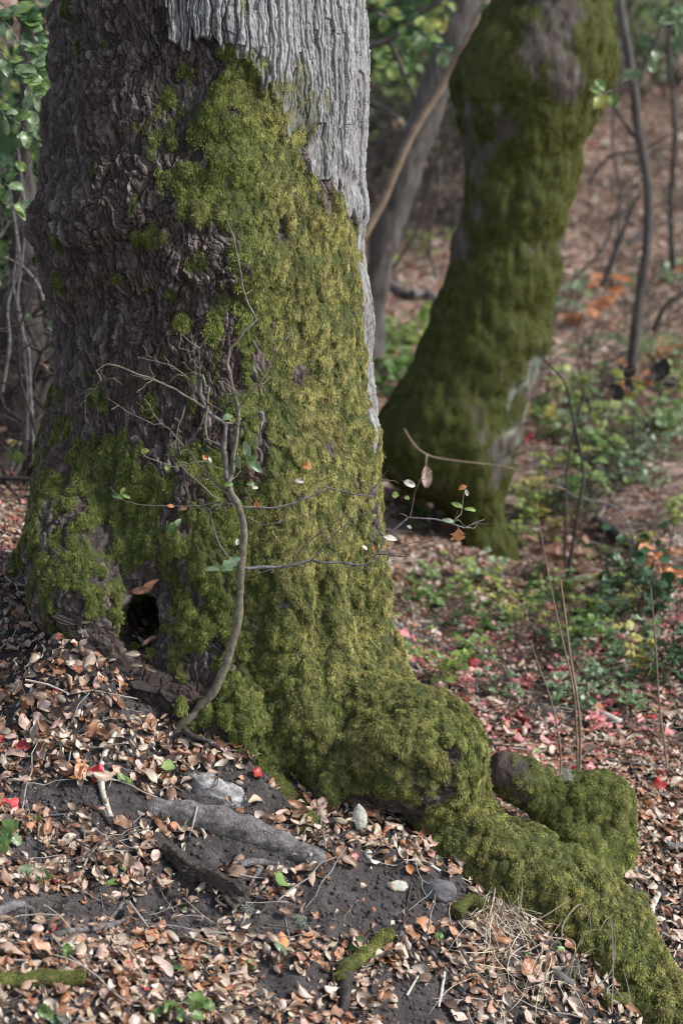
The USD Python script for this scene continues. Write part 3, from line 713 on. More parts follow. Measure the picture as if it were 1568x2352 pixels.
seen = (u > 5) & (u < 1563) & (w_ < 2345) & (p[:, 1] < 6.2)
order = np.argsort(-np.where(seen, L / p[:, 1] * (0.8 + 0.4 * rl.random(len(p))), 0))
big = order[:300]
hue = {id(TAN): 'pale tan', id(RUSSET): 'reddish brown', id(PINKISH): 'pinkish tan', id(RED): 'dark red', id(PINK): 'pink', id(GREEN): 'green', id(ORANGE): 'bright orange'}
def spot(u, v):
    if u < 420 and v < 1750: return 'on the left slope beside the root buttress'
    if u < 560 and v < 2030: return 'left of the exposed grey root'
    if u < 560: return 'in the lower left corner of the slope'
    if u < 960 and v < 2010: return 'at the foot of the mossy trunk'
    if u < 1000: return 'below the bare soil at the bottom'
    if v > 2040 and u < 1330: return 'around the dry grass tuft'
    if u > 1000 and v < 2040: return 'on the ground behind the big mossy root'
    return 'in the lower right corner by the mossy root'
for i in big:
    nm = LEAFK[wh[i]][0]
    form = {'oak_leaf': 'curled oval dry leaf', 'bay_leaf': 'long narrow dry leaf'}.get(nm, 'fallen leaf')
    where = spot(u[i], w_[i])
    lb = f'{hue[id(LEAFK[wh[i]][2])]} {form} {where}'
    place('fallen_' + nm, KP[wh[i]], mat4(R[i], p[i] + [0, 0, .004], sc[i]), lb, 'leaf', lb.replace('leaf', 'leaves', 1))
rest = np.setdiff1d(np.arange(len(p)), big)
pf, Rf, scf, nf = litter(8.8, 34, 600, 19, 1.5)
scf = scf * np.interp(pf[:, 1], [8, 14, 34], [1.1, 1.6, 2.8])
whf = choose(pf, nf)
tag(instancer('/World/leaf_litter', [('leaf', me, mt, None) for nm, me, mt, L_, sh in LEAFK],
    np.vstack([p[rest], pf]), np.vstack([R[rest], Rf]), np.concatenate([sc[rest], scf]), np.concatenate([wh[rest], whf])),
    'deep litter of small dry leaves covering the slope and the hillside behind', 'leaf litter', kind='stuff')
# crumbs of soil
def crumb(seed):
    m = trimesh.creation.icosphere(subdivisions=1, radius=1.0)
    v = m.vertices * (0.7 + 0.6 * noise(m.vertices * 1.7 + seed * 7.1, seed))[:, None]
    return v, m.faces
y = rl.uniform(4.0, 6.0, 42000); x = rl.uniform(-1.1, 1.3, 42000)
pc = np.stack([x, y, gz(x, y)], 1); pc = pc[sdf_tree(pc) > 0]
tag(instancer('/World/soil_crumbs', [('crumb', crumb(k), SOIL, None) for k in range(4)], pc, frames(rl.normal(size=pc.shape), rl.normal(size=pc.shape)),
    0.0014 + 0.0055 * rl.random(len(pc)) ** 3, rl.integers(0, 4, len(pc))), 'loose dark crumbs of soil on the bare slope', 'soil', kind='stuff')

# scraps of twig through the litter
def scrap(seed):
    r = np.random.default_rng(seed)
    p = [np.array([-.5, 0, 0])]
    for _ in range(5): p.append(p[-1] + np.array([.2, r.normal(0, .035), r.normal(0, .03)]))
    ms = [tube(p, np.linspace(.0115, .006, 6), 5)]
    if seed % 2: ms.append(tube([p[3], p[3] + [.12, .12, .03], p[3] + [.2, .26, .05]], [.009, .007, .004], 5))
    return join(ms)
TW = [rough_mat('twig_grey', [(0.3, (0.12, 0.11, 0.10)), (0.7, (0.30, 0.28, 0.26))], 30.0, 0.8, 0.2), rough_mat('twig_dark', [(0.3, (0.03, 0.022, 0.02)), (0.7, (0.09, 0.07, 0.06))], 30.0, 0.8, 0.2), rough_mat('twig_pale', [(0.3, (0.20, 0.17, 0.14)), (0.7, (0.36, 0.32, 0.28))], 30.0, 0.8, 0.2)]
n = 4800
y = 4.0 + 9.5 * rl.random(n) ** 1.5; x = rl.uniform(-1, 1, n) * (0.2 * y + .5)
pt = np.stack([x, y, gz(x, y)], 1); pt = pt[sdf_tree(pt) > 0.01]; n = len(pt)
gn = gnorm(pt[:, 0], pt[:, 1])
tag(instancer('/World/twig_litter', [('twig', scrap(k), TW[k % 3], None) for k in range(6)], pt + gn * rl.uniform(.004, .03, n)[:, None], frames(gn + rl.normal(0, .12, (n, 3)), rl.normal(size=(n, 3))),
    (0.03 + 0.24 * rl.random(n) ** 3) * np.interp(pt[:, 1], [4, 13], [.9, 2.0]), rl.integers(0, 6, n)), 'scraps of broken twig lying all through the litter', 'twigs', kind='stuff')

# ------------------------------------------------------------------ trunks behind
def sliced(rows, y, nz=220, nt=150, bumps=0.02, seed=0, y_top=None, front_only=False):
    rows = sorted(rows, key=lambda a: -a[0])
    v0 = np.array([a[0] for a in rows], float)
    vs = np.linspace(v0[0], v0[-1], nz)
    l = gaussian_filter1d(np.interp(vs, v0[::-1], [a[1] for a in rows[::-1]]), 2.0); r = gaussian_filter1d(np.interp(vs, v0[::-1], [a[2] for a in rows[::-1]]), 2.0)
    yy = np.linspace(y, y_top or y, nz)
    c = np.array([(at(a, b, q) + at(d, b, q)) / 2 for a, b, d, q in zip(l, vs, r, yy)])
    rad = np.array([(at(d, b, q) - at(a, b, q))[0] / 2 for a, b, d, q in zip(l, vs, r, yy)])
    th = np.linspace(0, 2 * np.pi, nt, endpoint=False)
    dirs = np.stack([np.cos(th), np.sin(th), 0 * th], 1)
    p = c[:, None] + rad[:, None, None] * dirs[None] * np.array([1, 0.85, 1])
    nrm = np.broadcast_to(dirs, p.shape)
    q = p.reshape(-1, 3)
    d = bumps * (fbm(q * 7, 3, seed) - .5) * 2 + bumps * 0.8 * (fbm(q * np.array([30, 30, 9]), 3, seed + 5) - .5)
    v = q + nrm.reshape(-1, 3) * d[:, None]
    i, j = np.meshgrid(np.arange(nz - 1), np.arange(nt), indexing='ij')
    f = np.stack([i * nt + j, i * nt + (j + 1) % nt, (i + 1) * nt + (j + 1) % nt, (i + 1) * nt + j], -1).reshape(-1, 4)
    f = np.vstack([f[:, [0, 1, 2]], f[:, [0, 2, 3]]])
    return v, f, nrm.reshape(-1, 3)
OLD = M('mossy_trunk_bark', {
    'a': ('attribute', {'attribute': 'cover'}), 's': ('separate_color', {}), 'g': ('geometry', {}), 'm': ('mapping', {'scale': (1, 1, 0.3)}),
    'n': ('noise_texture', {'scale': 22.0, 'detail': 6.0, 'roughness': 0.7}),
    'br': ('rgb_ramp', {'ramp': [(0.25, (0.02, 0.015, 0.012)), (0.5, (0.06, 0.048, 0.042)), (0.75, (0.13, 0.112, 0.102))]}),
    'ms': ('rgb_ramp', {'ramp': [(0.3, (0.022, 0.026, 0.007)), (0.7, (0.06, 0.065, 0.014))]}),
    'c2': ('mix_color', {}), 'c3': ('mix_color', {'b': (0.24, 0.30, 0.24)}), 'b': ('bump', {'strength': 0.7, 'distance': 0.02}),
    'p': ('principled_bsdf', {'roughness': 0.9, 'specular_ior_level': 0.2})},
    [('a.color', 's.color'), ('g.position', 'm.vector'), ('m.vector', 'n.vector'), ('n.fac', 'br.fac'), ('n.fac', 'ms.fac'), ('br.color', 'c2.a'), ('ms.color', 'c2.b'), ('s.r', 'c2.fac'),
     ('c2.result', 'c3.a'), ('s.g', 'c3.fac'), ('c3.result', 'p.base_color'), ('n.fac', 'b.height'), ('b.normal', 'p.normal')], 'p.BSDF')
rows2 = [(-350, 1190, 1420), (-200, 1170, 1400), (0, 1135, 1399), (60, 1090, 1412), (100, 1068, 1421), (150, 1045, 1415), (200, 1035, 1404), (250, 1048, 1385), (300, 1062, 1362), (350, 1068, 1339), (400, 1066, 1326), (450, 1060, 1314), (550, 1044, 1293),
         (590, 1034, 1289), (715, 999, 1272), (790, 968, 1262), (870, 925, 1236), (930, 884, 1215), (965, 862, 1203), (1010, 850, 1194), (1070, 862, 1176), (1110, 900, 1166), (1150, 985, 1160), (1200, 1050, 1165), (1260, 1065, 1192), (1330, 1070, 1225), (1400, 1070, 1235)]
Y2 = 9.3
v3, f3, n3 = sliced(rows2, Y2, 330, 220, 0.035, 101)
U3, V3 = project(v3)
m3p = np.array([(1250, 40, .3), (1180, 60, .7), (1300, 100, .25), (1250, 150, .3), (1290, 200, .2), (1400, 100, 1), (1390, 200, 1), (1120, 150, .8), (1090, 100, .7), (1100, 180, .55), (1060, 200, .9), (1200, 230, .8), (1130, 280, .4), (1090, 270, .35), (1080, 330, .35), (1300, 280, .9), (1200, 300, .8),
    (1200, 400, .85), (1300, 400, 1), (1090, 400, .5), (1080, 500, .5), (1050, 550, .15), (1150, 450, .9), (1250, 450, .9), (1255, 560, .45), (1200, 550, .7), (1120, 520, .7), (1110, 620, .75), (1250, 650, 1), (1150, 700, .8), (1100, 750, .45), (1020, 700, .5), (1200, 750, .8),
    (1240, 780, .9), (1000, 800, .8), (1100, 850, .8), (1180, 850, .75), (1225, 830, .1), (1190, 900, .2), (1180, 980, .15), (1160, 1050, .35), (950, 900, .7), (1050, 930, .75), (1130, 950, .8), (900, 1000, .8), (1000, 1000, .75), (1060, 1040, .65), (950, 1080, .6), (1100, 1100, .8), (1130, 1180, .9), (1150, 1250, 1)], float)
kd3 = cKDTree(m3p[:, :2])
d_, i_ = kd3.query(np.stack([U3, V3], 1), k=4)
ww = 1 / (d_ + 10) ** 2
ml3 = (ww * m3p[i_, 2]).sum(1) / ww.sum(1)
on3 = sstep(0.45, 0.7, ml3 + 0.17 + (fbm(v3 * np.array([12, 12, 6]), 4, 103) - .5) * 1.3)
lich = 0.6 * sstep(45, 5, np.abs(U3 - np.interp(V3, [800, 850, 950, 1050], [1225, 1215, 1180, 1165]))) * sstep(790, 840, V3) * sstep(1080, 1000, V3) * (1 - on3)
T2 = thing('mossy_tree', 'leaning tree wrapped in dark olive moss standing behind the great tree', 'tree')
obj('trunk', (v3, f3), OLD, T2, smooth=True, prim={'cover': np.stack([on3, lich * sstep(.4, .6, fbm(v3 * 14, 3, 107)), lich * 0], 1)})
w3 = on3 * (n3[:, 1] < 0.3) * (V3 > -80) * (V3 < 1380)
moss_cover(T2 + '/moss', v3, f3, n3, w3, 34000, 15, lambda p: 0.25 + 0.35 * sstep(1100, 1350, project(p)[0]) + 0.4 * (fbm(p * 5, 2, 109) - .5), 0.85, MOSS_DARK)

GREYB = rough_mat('grey_bark', [(0.3, (0.03, 0.026, 0.024)), (0.55, (0.08, 0.07, 0.065)), (0.8, (0.15, 0.135, 0.125))], 18.0, 0.9, 0.6, 60.0, 0.2, (1, 1, .3))
DARKB = rough_mat('dark_bark', [(0.3, (0.018, 0.015, 0.014)), (0.55, (0.045, 0.038, 0.035)), (0.8, (0.09, 0.08, 0.075))], 18.0, 0.9, 0.6, 60.0, 0.2, (1, 1, .3))
BROWNB = rough_mat('brown_bark', [(0.3, (0.10, 0.07, 0.05)), (0.55, (0.19, 0.14, 0.10)), (0.8, (0.27, 0.21, 0.16))], 12.0, 0.85, 0.4, 60.0)
ROTW = rough_mat('rotten_wood', [(0.3, (0.022, 0.017, 0.015)), (0.55, (0.07, 0.056, 0.05)), (0.8, (0.16, 0.135, 0.12))], 60.0, 0.85, 0.7, 160.0)
PALEW = rough_mat('pale_bare_wood', [(0.3, (0.22, 0.19, 0.16)), (0.55, (0.42, 0.39, 0.34)), (0.8, (0.58, 0.55, 0.50))], 40.0, 0.75, 0.4, 150.0)
GREYW = rough_mat('grey_weathered_wood', [(0.3, (0.05, 0.043, 0.042)), (0.5, (0.12, 0.11, 0.11)), (0.75, (0.25, 0.235, 0.235))], 55.0, 0.8, 0.8, 190.0)
DARKW = rough_mat('dark_wood', [(0.3, (0.014, 0.011, 0.010)), (0.55, (0.04, 0.032, 0.03)), (0.8, (0.10, 0.085, 0.08))], 50.0, 0.85, 0.5, 160.0)
MOSSW = rough_mat('moss_grown_wood', [(0.3, (0.035, 0.03, 0.02)), (0.5, (0.06, 0.065, 0.02)), (0.75, (0.12, 0.14, 0.035))], 35.0, 0.9, 0.9, 180.0, 0.1)
STEM = rough_mat('sapling_bark', [(0.3, (0.055, 0.047, 0.036)), (0.55, (0.13, 0.115, 0.085)), (0.8, (0.26, 0.235, 0.18))], 60.0, 0.75, 0.3, 200.0)

t3 = thing('bare_tree', 'grey leaning trunk between the great tree and the mossy tree', 'tree')
a, b, c = sliced([(-300, 1120, 1210), (-100, 1050, 1140), (0, 1015, 1108), (150, 984, 1060), (300, 929, 1005), (450, 880, 950), (550, 850, 915), (650, 838, 892), (740, 825, 886), (820, 815, 885)], 12.0, 120, 60, 0.02, 121)
obj('trunk', (a, b), GREYB, t3, smooth=True)
def pole(name, label, cat, pts, w, mat, y, taper=0.7, sides=10, k=4, parent=None, seed=0, group=None):
    pw = smooth_line([at(u, v, yy if (yy := (q[0] if q else y)) else y) for u, v, *q in pts], k)
    rr = np.linspace(w, w * taper, len(pw)) * px(y) / 2
    me = tube(pw, rr, sides, rough=0.12, seed=seed)
    if parent: return obj(name, me, mat, parent, smooth=True)
    t = thing(name, label, cat, group)
    obj('stem', me, mat, t, smooth=True)
    return t
pole('leaning_pole_tree', 'thin light brown dead stem leaning across the grey trunk', 'dead tree', [(780, 640), (849, 515), (884, 450), (944, 310), (1044, 150), (1104, 25), (1160, -90)], 22, BROWNB, 10.6, 0.75)
t4 = pole('young_tree', 'slim wavy young tree on the right hillside', 'tree', [(1448, 930), (1451, 870), (1456, 790), (1464, 715), (1479, 615), (1487, 560), (1489, 450), (1481, 375), (1466, 300), (1454, 190), (1439, 100), (1424, 0), (1415, -120)], 27, GREYB, 12.5, 0.7)
pole('branch', '', '', [(1457, 215), (1490, 130), (1524, 50), (1560, -10)], 12, GREYB, 12.5, 0.6, parent=t4)
pole('branch', '', '', [(1470, 330), (1440, 290), (1400, 230), (1370, 190)], 11, GREYB, 12.5, 0.5, parent=t4)
t5 = thing('dark_limb', 'dark fallen limb with forks behind the great tree, top centre', 'branch')
pole('limb', '', '', [(790, 120), (834, 108), (899, 88), (939, 45), (1004, 5), (1050, -40)], 17, DARKB, 11.0, 0.8, parent=t5)
pole('fork', '', '', [(892, 92), (915, 140), (935, 190), (955, 225)], 13, DARKB, 11.0, 0.5, parent=t5)
t6 = thing('shaded_tree', 'dark shaded trunk at the left edge beyond the great tree', 'tree')
a, b, c = sliced([(-300, 50, 80), (150, 45, 78), (400, 35, 75), (600, 20, 85), (750, 0, 100), (850, -20, 118), (950, -40, 122), (1020, -80, 120), (1100, -100, 130)], 8.6, 120, 60, 0.03, 131)
obj('trunk', (a, b), DARKB, t6, smooth=True)
for k, pts in enumerate([[(62, 1010), (64, 900), (58, 830), (48, 730), (30, 650), (40, 560), (20, 430)], [(78, 1030), (70, 900), (66, 810), (60, 790), (40, 700), (50, 600), (58, 500), (40, 330)], [(5, 900), (22, 790), (18, 700), (45, 600), (30, 480)], [(100, 690), (85, 650), (50, 610), (10, 590)]]):
    pole('vine', ['bare vine hanging closest to the left trunk', 'forked bare vine rising before the left trunk', 'grey vine at the far left picture edge', 'short vine crossing to the great tree'][k], 'vine', pts, 9, GREYW, 7.8, 0.6, seed=k)

# ------------------------------------------------------------------ mossy stump behind the root
stump = [[(1150, 1768, 5.80, 40), (1205, 1800, 5.80, 50), (1268, 1858, 5.80, 46), (1345, 1850, 5.80, 66)],
         [(1345, 1838, 5.80, 62), (1390, 1842, 5.80, 56), (1395, 1950, 5.78, 52), (1400, 2080, 5.72, 46)], [(1280, 1850, 5.8, 50), (1330, 1960, 5.74, 60), (1380, 2060, 5.68, 55)]]
schain = [[(A(u, v, y), r_(w, y)) for u, v, y, w in ch] for ch in stump]
def sdf_stump(p):
    sh = p.shape; p = p.reshape(-1, 3); d = None
    for ch in schain:
        for (a, ra), (b, rb) in zip(ch[:-1], ch[1:]):
            c = sd_cone(p, a, b, ra, rb)
            d = c if d is None else smin(d, c, 0.03)
    pl = (p - A(1140, 1735, 5.8)) @ (np.array([-0.75, -0.15, 0.45]) / 0.887)
    d = smax(d, pl, 0.008)
    return (d + 0.02 * (fbm(p * 6, 2, 141) - .5)).reshape(sh[:-1])
sv, sf = nets(sdf_stump, A(1300, 1900, 5.8) - [0.38, 0.3, 0.45], A(1300, 1900, 5.8) + [0.35, 0.3, 0.35], 0.02)
sv, sf = refine(sdf_stump, sv, sf, lambda c: c[:, 1] < 5.9, 2)
SN, _ = grad(sdf_stump, sv)
SU, SV_ = project(sv)
son = sstep(0.35, 0.6, 0.78 + 0.8 * (fbm(sv * 20, 3, 143) - .5) - 0.6 * sstep(1180, 1140, SU) * sstep(1790, 1760, SV_) - 0.3 * sstep(1320, 1200, SU))
w1s, wds, _ = worley(sv, (30, 30, 20), 144)
slump = np.clip(1.2 - 1.4 * w1s, 0, 1)
sv2 = sv + SN * (0.014 * slump * son + 0.008 * (fbm(sv * 60, 3, 145) - .5) * (1 - son))[:, None]
ST = thing('mossy_stump', 'low broken stump covered in moss with a dip in its top, behind the big root', 'stump')
obj('wood', (sv2, sf), BARK, ST, smooth=True, prim={'cover': np.stack([son, 0 * son, 0.1 + 0.3 * w1s], 1)})
moss_cover(ST + '/moss', sv2, sf, SN, son * (0.2 + slump) * (SN[:, 1] < 0.4), 11000, 25, lambda p: 0.42 + 0.4 * (fbm(p * 6, 2, 147) - .5))

# ------------------------------------------------------------------ sapling in front of the great tree
YS = 5.36
def stem_line(pts, y, w0, w1, k=4, seed=0, dy=0.0):
    n = len(pts)
    ys = [y + dy * i / max(n - 1, 1) for i in range(n)]
    pw = smooth_line([at(u, v, q) for (u, v), q in zip(pts, ys)], k) if k != 2 else np.vstack([at(u, v, q) * (1 - t) + at(u2, v2, q2) * t for (u, v), (u2, v2), q, q2 in zip(pts, pts[1:], ys, ys[1:]) for t in (0, .5)] + [at(*pts[-1], ys[-1])])
    r = np.random.default_rng(seed)
    pw[1:-1] += r.normal(0, 0.0012, pw[1:-1].shape)
    return tube(pw, np.linspace(w0, w1, len(pw)) * px(y) / 2, 8, rough=0.3, seed=seed)
SAP = thing('sapling', 'thin crooked grey sapling with few leaves growing before the mossy trunk', 'sapling')
obj('stem', join([stem_line([(404, 1690), (420, 1665), (455, 1630), (495, 1580), (520, 1520), (545, 1430), (552, 1350), (554, 1300), (560, 1210), (548, 1165), (530, 1130), (522, 1105)], YS, 24, 14, 4, 1)]), STEM, SAP, smooth=True)
obj('root', stem_line([(420, 1672), (440, 1690), (470, 1700), (500, 1718), (520, 1740)], YS - .03, 16, 7, 4, 2), DARKW, SAP, smooth=True)
limbs = [
    ([(527, 1118), (518, 1080), (515, 1030), (520, 972), (488, 955), (470, 935), (460, 905), (459, 870)], 14, 9),
    ([(524, 1112), (532, 1090), (537, 1050), (545, 980), (549, 937), (535, 890), (520, 832), (530, 800), (560, 762), (588, 734), (570, 700), (557, 660), (548, 600), (535, 545), (520, 503)], 14, 4),
    ([(459, 868), (458, 840), (457, 800), (415, 765)], 6, 3), ([(460, 862), (440, 858), (418, 864)], 9, 5), ([(415, 765), (413, 800), (440, 808)], 4, 2),
    ([(470, 936), (445, 920), (400, 893), (345, 870), (290, 848), (248, 833), (220, 850), (232, 873)], 7, 3), ([(232, 873), (218, 892), (196, 910), (195, 940), (199, 968)], 4, 2.5), ([(232, 872), (272, 866)], 3, 2),
    ([(446, 920), (443, 880), (420, 862), (395, 840), (365, 832), (315, 820)], 6, 3), ([(365, 832), (340, 815), (328, 792)], 4, 2), ([(465, 860), (472, 888), (480, 890), (477, 925)], 7, 4),
    ([(516, 972), (540, 968), (553, 962)], 9, 5), ([(490, 955), (505, 935), (530, 915), (565, 893)], 4, 2),
    ([(549, 937), (575, 905), (600, 872), (628, 825), (655, 783)], 8, 4), ([(655, 783), (650, 772)], 5, 3), ([(655, 783), (663, 779)], 4, 3),
    ([(530, 1130), (505, 1120), (480, 1095), (455, 1065), (438, 1040), (425, 1027), (400, 1000), (372, 975), (350, 945), (331, 915)], 8, 3), ([(372, 974), (355, 975), (300, 948), (248, 915)], 4, 2),
    ([(426, 1025), (445, 1003), (460, 982), (468, 955)], 6, 3), ([(425, 1027), (402, 1030), (404, 1052), (430, 1085), (470, 1122), (500, 1146)], 5, 4), ([(425, 930), (410, 980), (402, 1030)], 4, 3),
    ([(522, 1155), (495, 1165), (470, 1177), (440, 1152), (428, 1125), (424, 1098)], 5, 3), ([(522, 1150), (460, 1160), (380, 1162), (320, 1160), (290, 1152), (262, 1140)], 5, 2.5), ([(500, 1075), (470, 1060), (400, 1072), (340, 1052), (325, 1040)], 4, 2),
    ([(530, 1152), (560, 1165), (600, 1166), (640, 1165), (682, 1155), (720, 1138), (752, 1120), (800, 1132), (858, 1141)], 7, 4), ([(845, 1139), (868, 1110), (890, 1080)], 4, 2), ([(682, 1155), (720, 1110), (770, 1090)], 3, 2),
    ([(554, 1302), (580, 1306), (605, 1303), (660, 1300), (715, 1288), (780, 1294), (838, 1299), (870, 1270), (884, 1228), (940, 1190), (1000, 1191), (1065, 1213), (1112, 1193)], 10, 4),
    ([(940, 1190), (948, 1150), (958, 1115), (977, 1078)], 4, 2), ([(852, 1280), (875, 1270), (905, 1258), (950, 1247), (1002, 1235)], 5, 3), ([(882, 1232), (868, 1212), (862, 1180), (860, 1150)], 4, 2), ([(865, 1272), (895, 1275), (935, 1278)], 5, 3), ([(893, 1272), (890, 1288)], 3, 2),
    ([(715, 1288), (750, 1245), (782, 1213), (815, 1190), (840, 1180)], 4, 2), ([(662, 1300), (695, 1260), (730, 1226), (780, 1192), (800, 1175)], 4, 2), ([(838, 1299), (858, 1312)], 4, 2),
    ([(525, 1283), (503, 1250), (488, 1210), (484, 1175)], 6, 4), ([(1030, 1202), (1060, 1180), (1065, 1130)], 4, 2), ([(550, 1180), (600, 1205), (650, 1200), (700, 1185)], 3, 2), ([(545, 1290), (520, 1302), (495, 1300)], 4, 3), ([(480, 1100), (450, 1095), (430, 1108)], 3, 2), ([(478, 932), (470, 980), (478, 1010), (505, 1022)], 6, 4),
    ([(355, 1030), (340, 1052)], 3, 2), ([(430, 870), (445, 920)], 3, 2), ([(380, 880), (352, 875), (300, 860)], 2, 1.5),
]
for i, (pts, a, b) in enumerate(limbs):
    obj('branch', stem_line(pts, YS, a * .85, b * .85, 2, 10 + i, dy=0.10 * math.sin(i * 2.4) * min(1, len(pts) / 6)), STEM if i % 3 else GREYW, SAP, smooth=True)
r = np.random.default_rng(12); fine_t = []
for i, (pts, a, b) in enumerate(limbs):
    for _ in range(1 + len(pts) // 3):
        k = r.integers(1, len(pts)); (u0, v0), (u1, v1) = pts[k - 1], pts[k]
        t = r.random(); u, v = u0 + (u1 - u0) * t, v0 + (v1 - v0) * t
        ang = math.atan2(v1 - v0, u1 - u0) + r.choice([-1, 1]) * r.uniform(.4, 1.1); ln = r.uniform(14, 46)
        line = [(u, v)]
        for q_ in range(3):
            line.append((line[-1][0] + math.cos(ang) * ln / 3, line[-1][1] + math.sin(ang) * ln / 3)); ang += r.normal(0, .5)
        fine_t.append(stem_line(line, YS, 2.6, 1.4, 2, 900 + i, dy=r.normal(0, .03)))
tag(stage.GetPrimAtPath(obj('twigs', join(fine_t), STEM, SAP, smooth=True)), kind='stuff')
def leaf_facing(u, v, y, L, W, ang, mat, name, parent, seed=0, lobes=0, tiltv=0.5, cup=0.4, bend=0.4, **kw):
    """a leaf held up to the picture: ang is the direction it points, degrees from right, upward positive"""
    r = np.random.default_rng(seed)
    me = leaf(L * px(y), W * px(y), cup * (0.6 + 0.9 * r.random()), bend, 0.35, lobes and 3, seed, 17 if lobes else 9, 5)
    a = math.radians(ang)
    x = np.array([math.cos(a), r.normal(0, 0.25), math.sin(a)]); x /= np.linalg.norm(x)
    n = np.array([r.normal(0, 0.3), -1.0, tiltv]); n -= x * n.dot(x); n /= np.linalg.norm(n)
    R = np.stack([x, np.cross(n, x), n], 1)
    return obj(name, xf(me, R, at(u, v, y)), mat, parent, smooth=True, **kw)
for i, (u, v, L, W, ang, mat, lb) in enumerate([(522, 958, 30, 17, 200, BLUEGREEN, 0), (533, 962, 22, 13, -30, YELGREEN, 0), (548, 1062, 42, 20, -80, BLUEGREEN, 0), (567, 1032, 44, 20, 105, BLUEGREEN, 0), (586, 1072, 44, 20, -40, BLUEGREEN, 0), (580, 1052, 30, 16, 20, GREEN, 0),
    (395, 1212, 34, 18, -110, GREEN, 0), (408, 1200, 26, 14, 50, BLUEGREEN, 0), (270, 1140, 34, 12, 165, GREEN, 0), (282, 1128, 26, 10, 60, YELGREEN, 0), (290, 1140, 24, 10, -20, GREEN, 0), (530, 1295, 58, 27, 35, BLUEGREEN, 1), (487, 1307, 42, 14, 180, BLUEGREEN, 0), (385, 1072, 24, 14, 110, YELGREEN, 0),
    (333, 1036, 22, 16, 20, YELGREEN, 0), (525, 1113, 24, 14, 10, GREEN, 0), (575, 1112, 22, 14, 0, BLUEGREEN, 0), (705, 1070, 26, 20, 0, ORANGE, 2), (590, 1158, 20, 14, -70, ORANGE, 0), (687, 1105, 28, 11, -10, WHITEL, 0), (586, 1120, 16, 10, 0, WHITEL, 0), (941, 1111, 34, 18, -25, WHITEL, 0), (897, 1236, 42, 14, -15, WHITEL, 0), (838, 1258, 22, 9, -40, WHITEL, 0),
    (1051, 1230, 40, 34, -95, ORANGE, 2), (908, 1137, 20, 17, 0, YELGREEN, 0), (935, 1143, 16, 10, -20, GREEN, 0), (1062, 1120, 24, 14, 20, ORANGE, 0), (1072, 1132, 18, 10, -70, WHITEL, 0), (1050, 1160, 34, 12, -20, GREEN, 0), (1080, 1170, 34, 12, -10, GREEN, 0), (1030, 1196, 40, 11, -10, BLUEGREEN, 0), (940, 1210, 16, 8, -30, BLUEGREEN, 0),
    (428, 1112, 18, 14, 200, RUSSET, 0), (420, 1168, 22, 12, 190, RUSSET, 0), (392, 1162, 20, 10, 170, ORANGE, 0), (545, 1245, 18, 11, -90, WHITEL, 0), (860, 1262, 20, 8, -70, ORANGE, 0), (470, 1050, 18, 11, 130, ORANGE, 0), (483, 1056, 18, 8, -60, WHITEL, 0), (860, 1185, 16, 10, 40, YELGREEN, 0)]):
    leaf_facing(u, v, YS - 0.03 + 0.03 * math.sin(i), L, W, ang, mat, 'leaf', SAP, 300 + i, lb)

# ------------------------------------------------------------------ sticks, roots and stones on the slope
def stick(name, label, cat, pts, w0, w1, mat, lift=0.35, sides=10, k=4, seed=0, rough=0.15, mossy=False, parent=None, part='wood', flute=0.0):
    P0 = []
    for i, (u, v) in enumerate(pts):
        g = ground_at(u, v)
        w = (w0 + (w1 - w0) * i / (len(pts) - 1)) * px(g[1]) / 2
        n = gnorm(g[:1], g[1:2])[0]
        P0.append(g + n * w * (lift * 2) + n * 0.004)
    pw = smooth_line(P0, k)
    r = np.random.default_rng(seed + 40)
    sc = px(pw[:, 1].mean()) / 2
    rad = np.linspace(w0, w1, len(pw)) * sc * (1 + 0.10 * r.normal(size=len(pw)).clip(-1.5, 1.5))
    pw[1:-1] += r.normal(0, 0.05, pw[1:-1].shape) * (w0 * sc)
    me = tube(pw, rad, sides, rough=rough, seed=seed, flute=flute)
    if parent: return obj(part, me, mat, parent, smooth=True)
    t = thing(name, label, cat)
    obj(part, me, mat, t, smooth=True)
    if mossy:
        v_, f_ = me
        m_ = trimesh.Trimesh(v_, f_, process=False); n_ = np.array(m_.vertex_normals)
        w_m = sstep(-0.3, 0.5, n_[:, 2]) * (sstep(.35, .6, fbm(v_ * 14, 2, seed)) + 0.2)
        moss_cover(t + '/moss', v_, f_, n_, w_m, int(900 * mossy), 400 + seed, lambda p: 0.45 + 0.3 * (fbm(p * 9, 2, 3) - .5), 0.62)
    return t
stick('pale_stick', 'pale barkless stick lying curved down the slope below the sapling', 'stick', [(268, 1688), (252, 1710), (238, 1740), (232, 1775), (231, 1810), (240, 1850), (252, 1885)], 16, 14, PALEW, 0.6, seed=1)
t = stick('bare_root', 'thin dark root hanging out of the soil at left', 'root', [(190, 1850), (225, 1870), (250, 1895), (264, 1940), (290, 1975)], 14, 6, DARKW, 0.6, seed=2)
stick('', '', '', [(264, 1945), (285, 1960), (330, 1967)], 6, 3, DARKW, 0.6, seed=3, parent=t, part='fork')
stick('rotten_wood', 'dark fissured slab of rotten wood lying aslant amid dry leaves', 'wood', [(343, 1945), (390, 1975), (440, 2010), (500, 2050), (558, 2090)], 38, 48, ROTW, 0.6, 56, 10, 4, 0.3, flute=0.75)
t = stick('arched_root', 'short grey root arching out of the bare soil', 'root', [(522, 2022), (550, 1998), (590, 1991), (630, 2000), (655, 2010)], 21, 15, GREYW, 0.75, seed=5)
stick('', '', '', [(600, 1999), (585, 2020), (572, 2042)], 14, 8, GREYW, 0.5, seed=6, parent=t, part='fork')
t = stick('grey_branch', 'grey forked branch lying level near the left picture edge', 'branch', [(5, 2204), (75, 2177), (150, 2157), (225, 2143), (282, 2131)], 19, 15, GREYW, 0.8, seed=7)
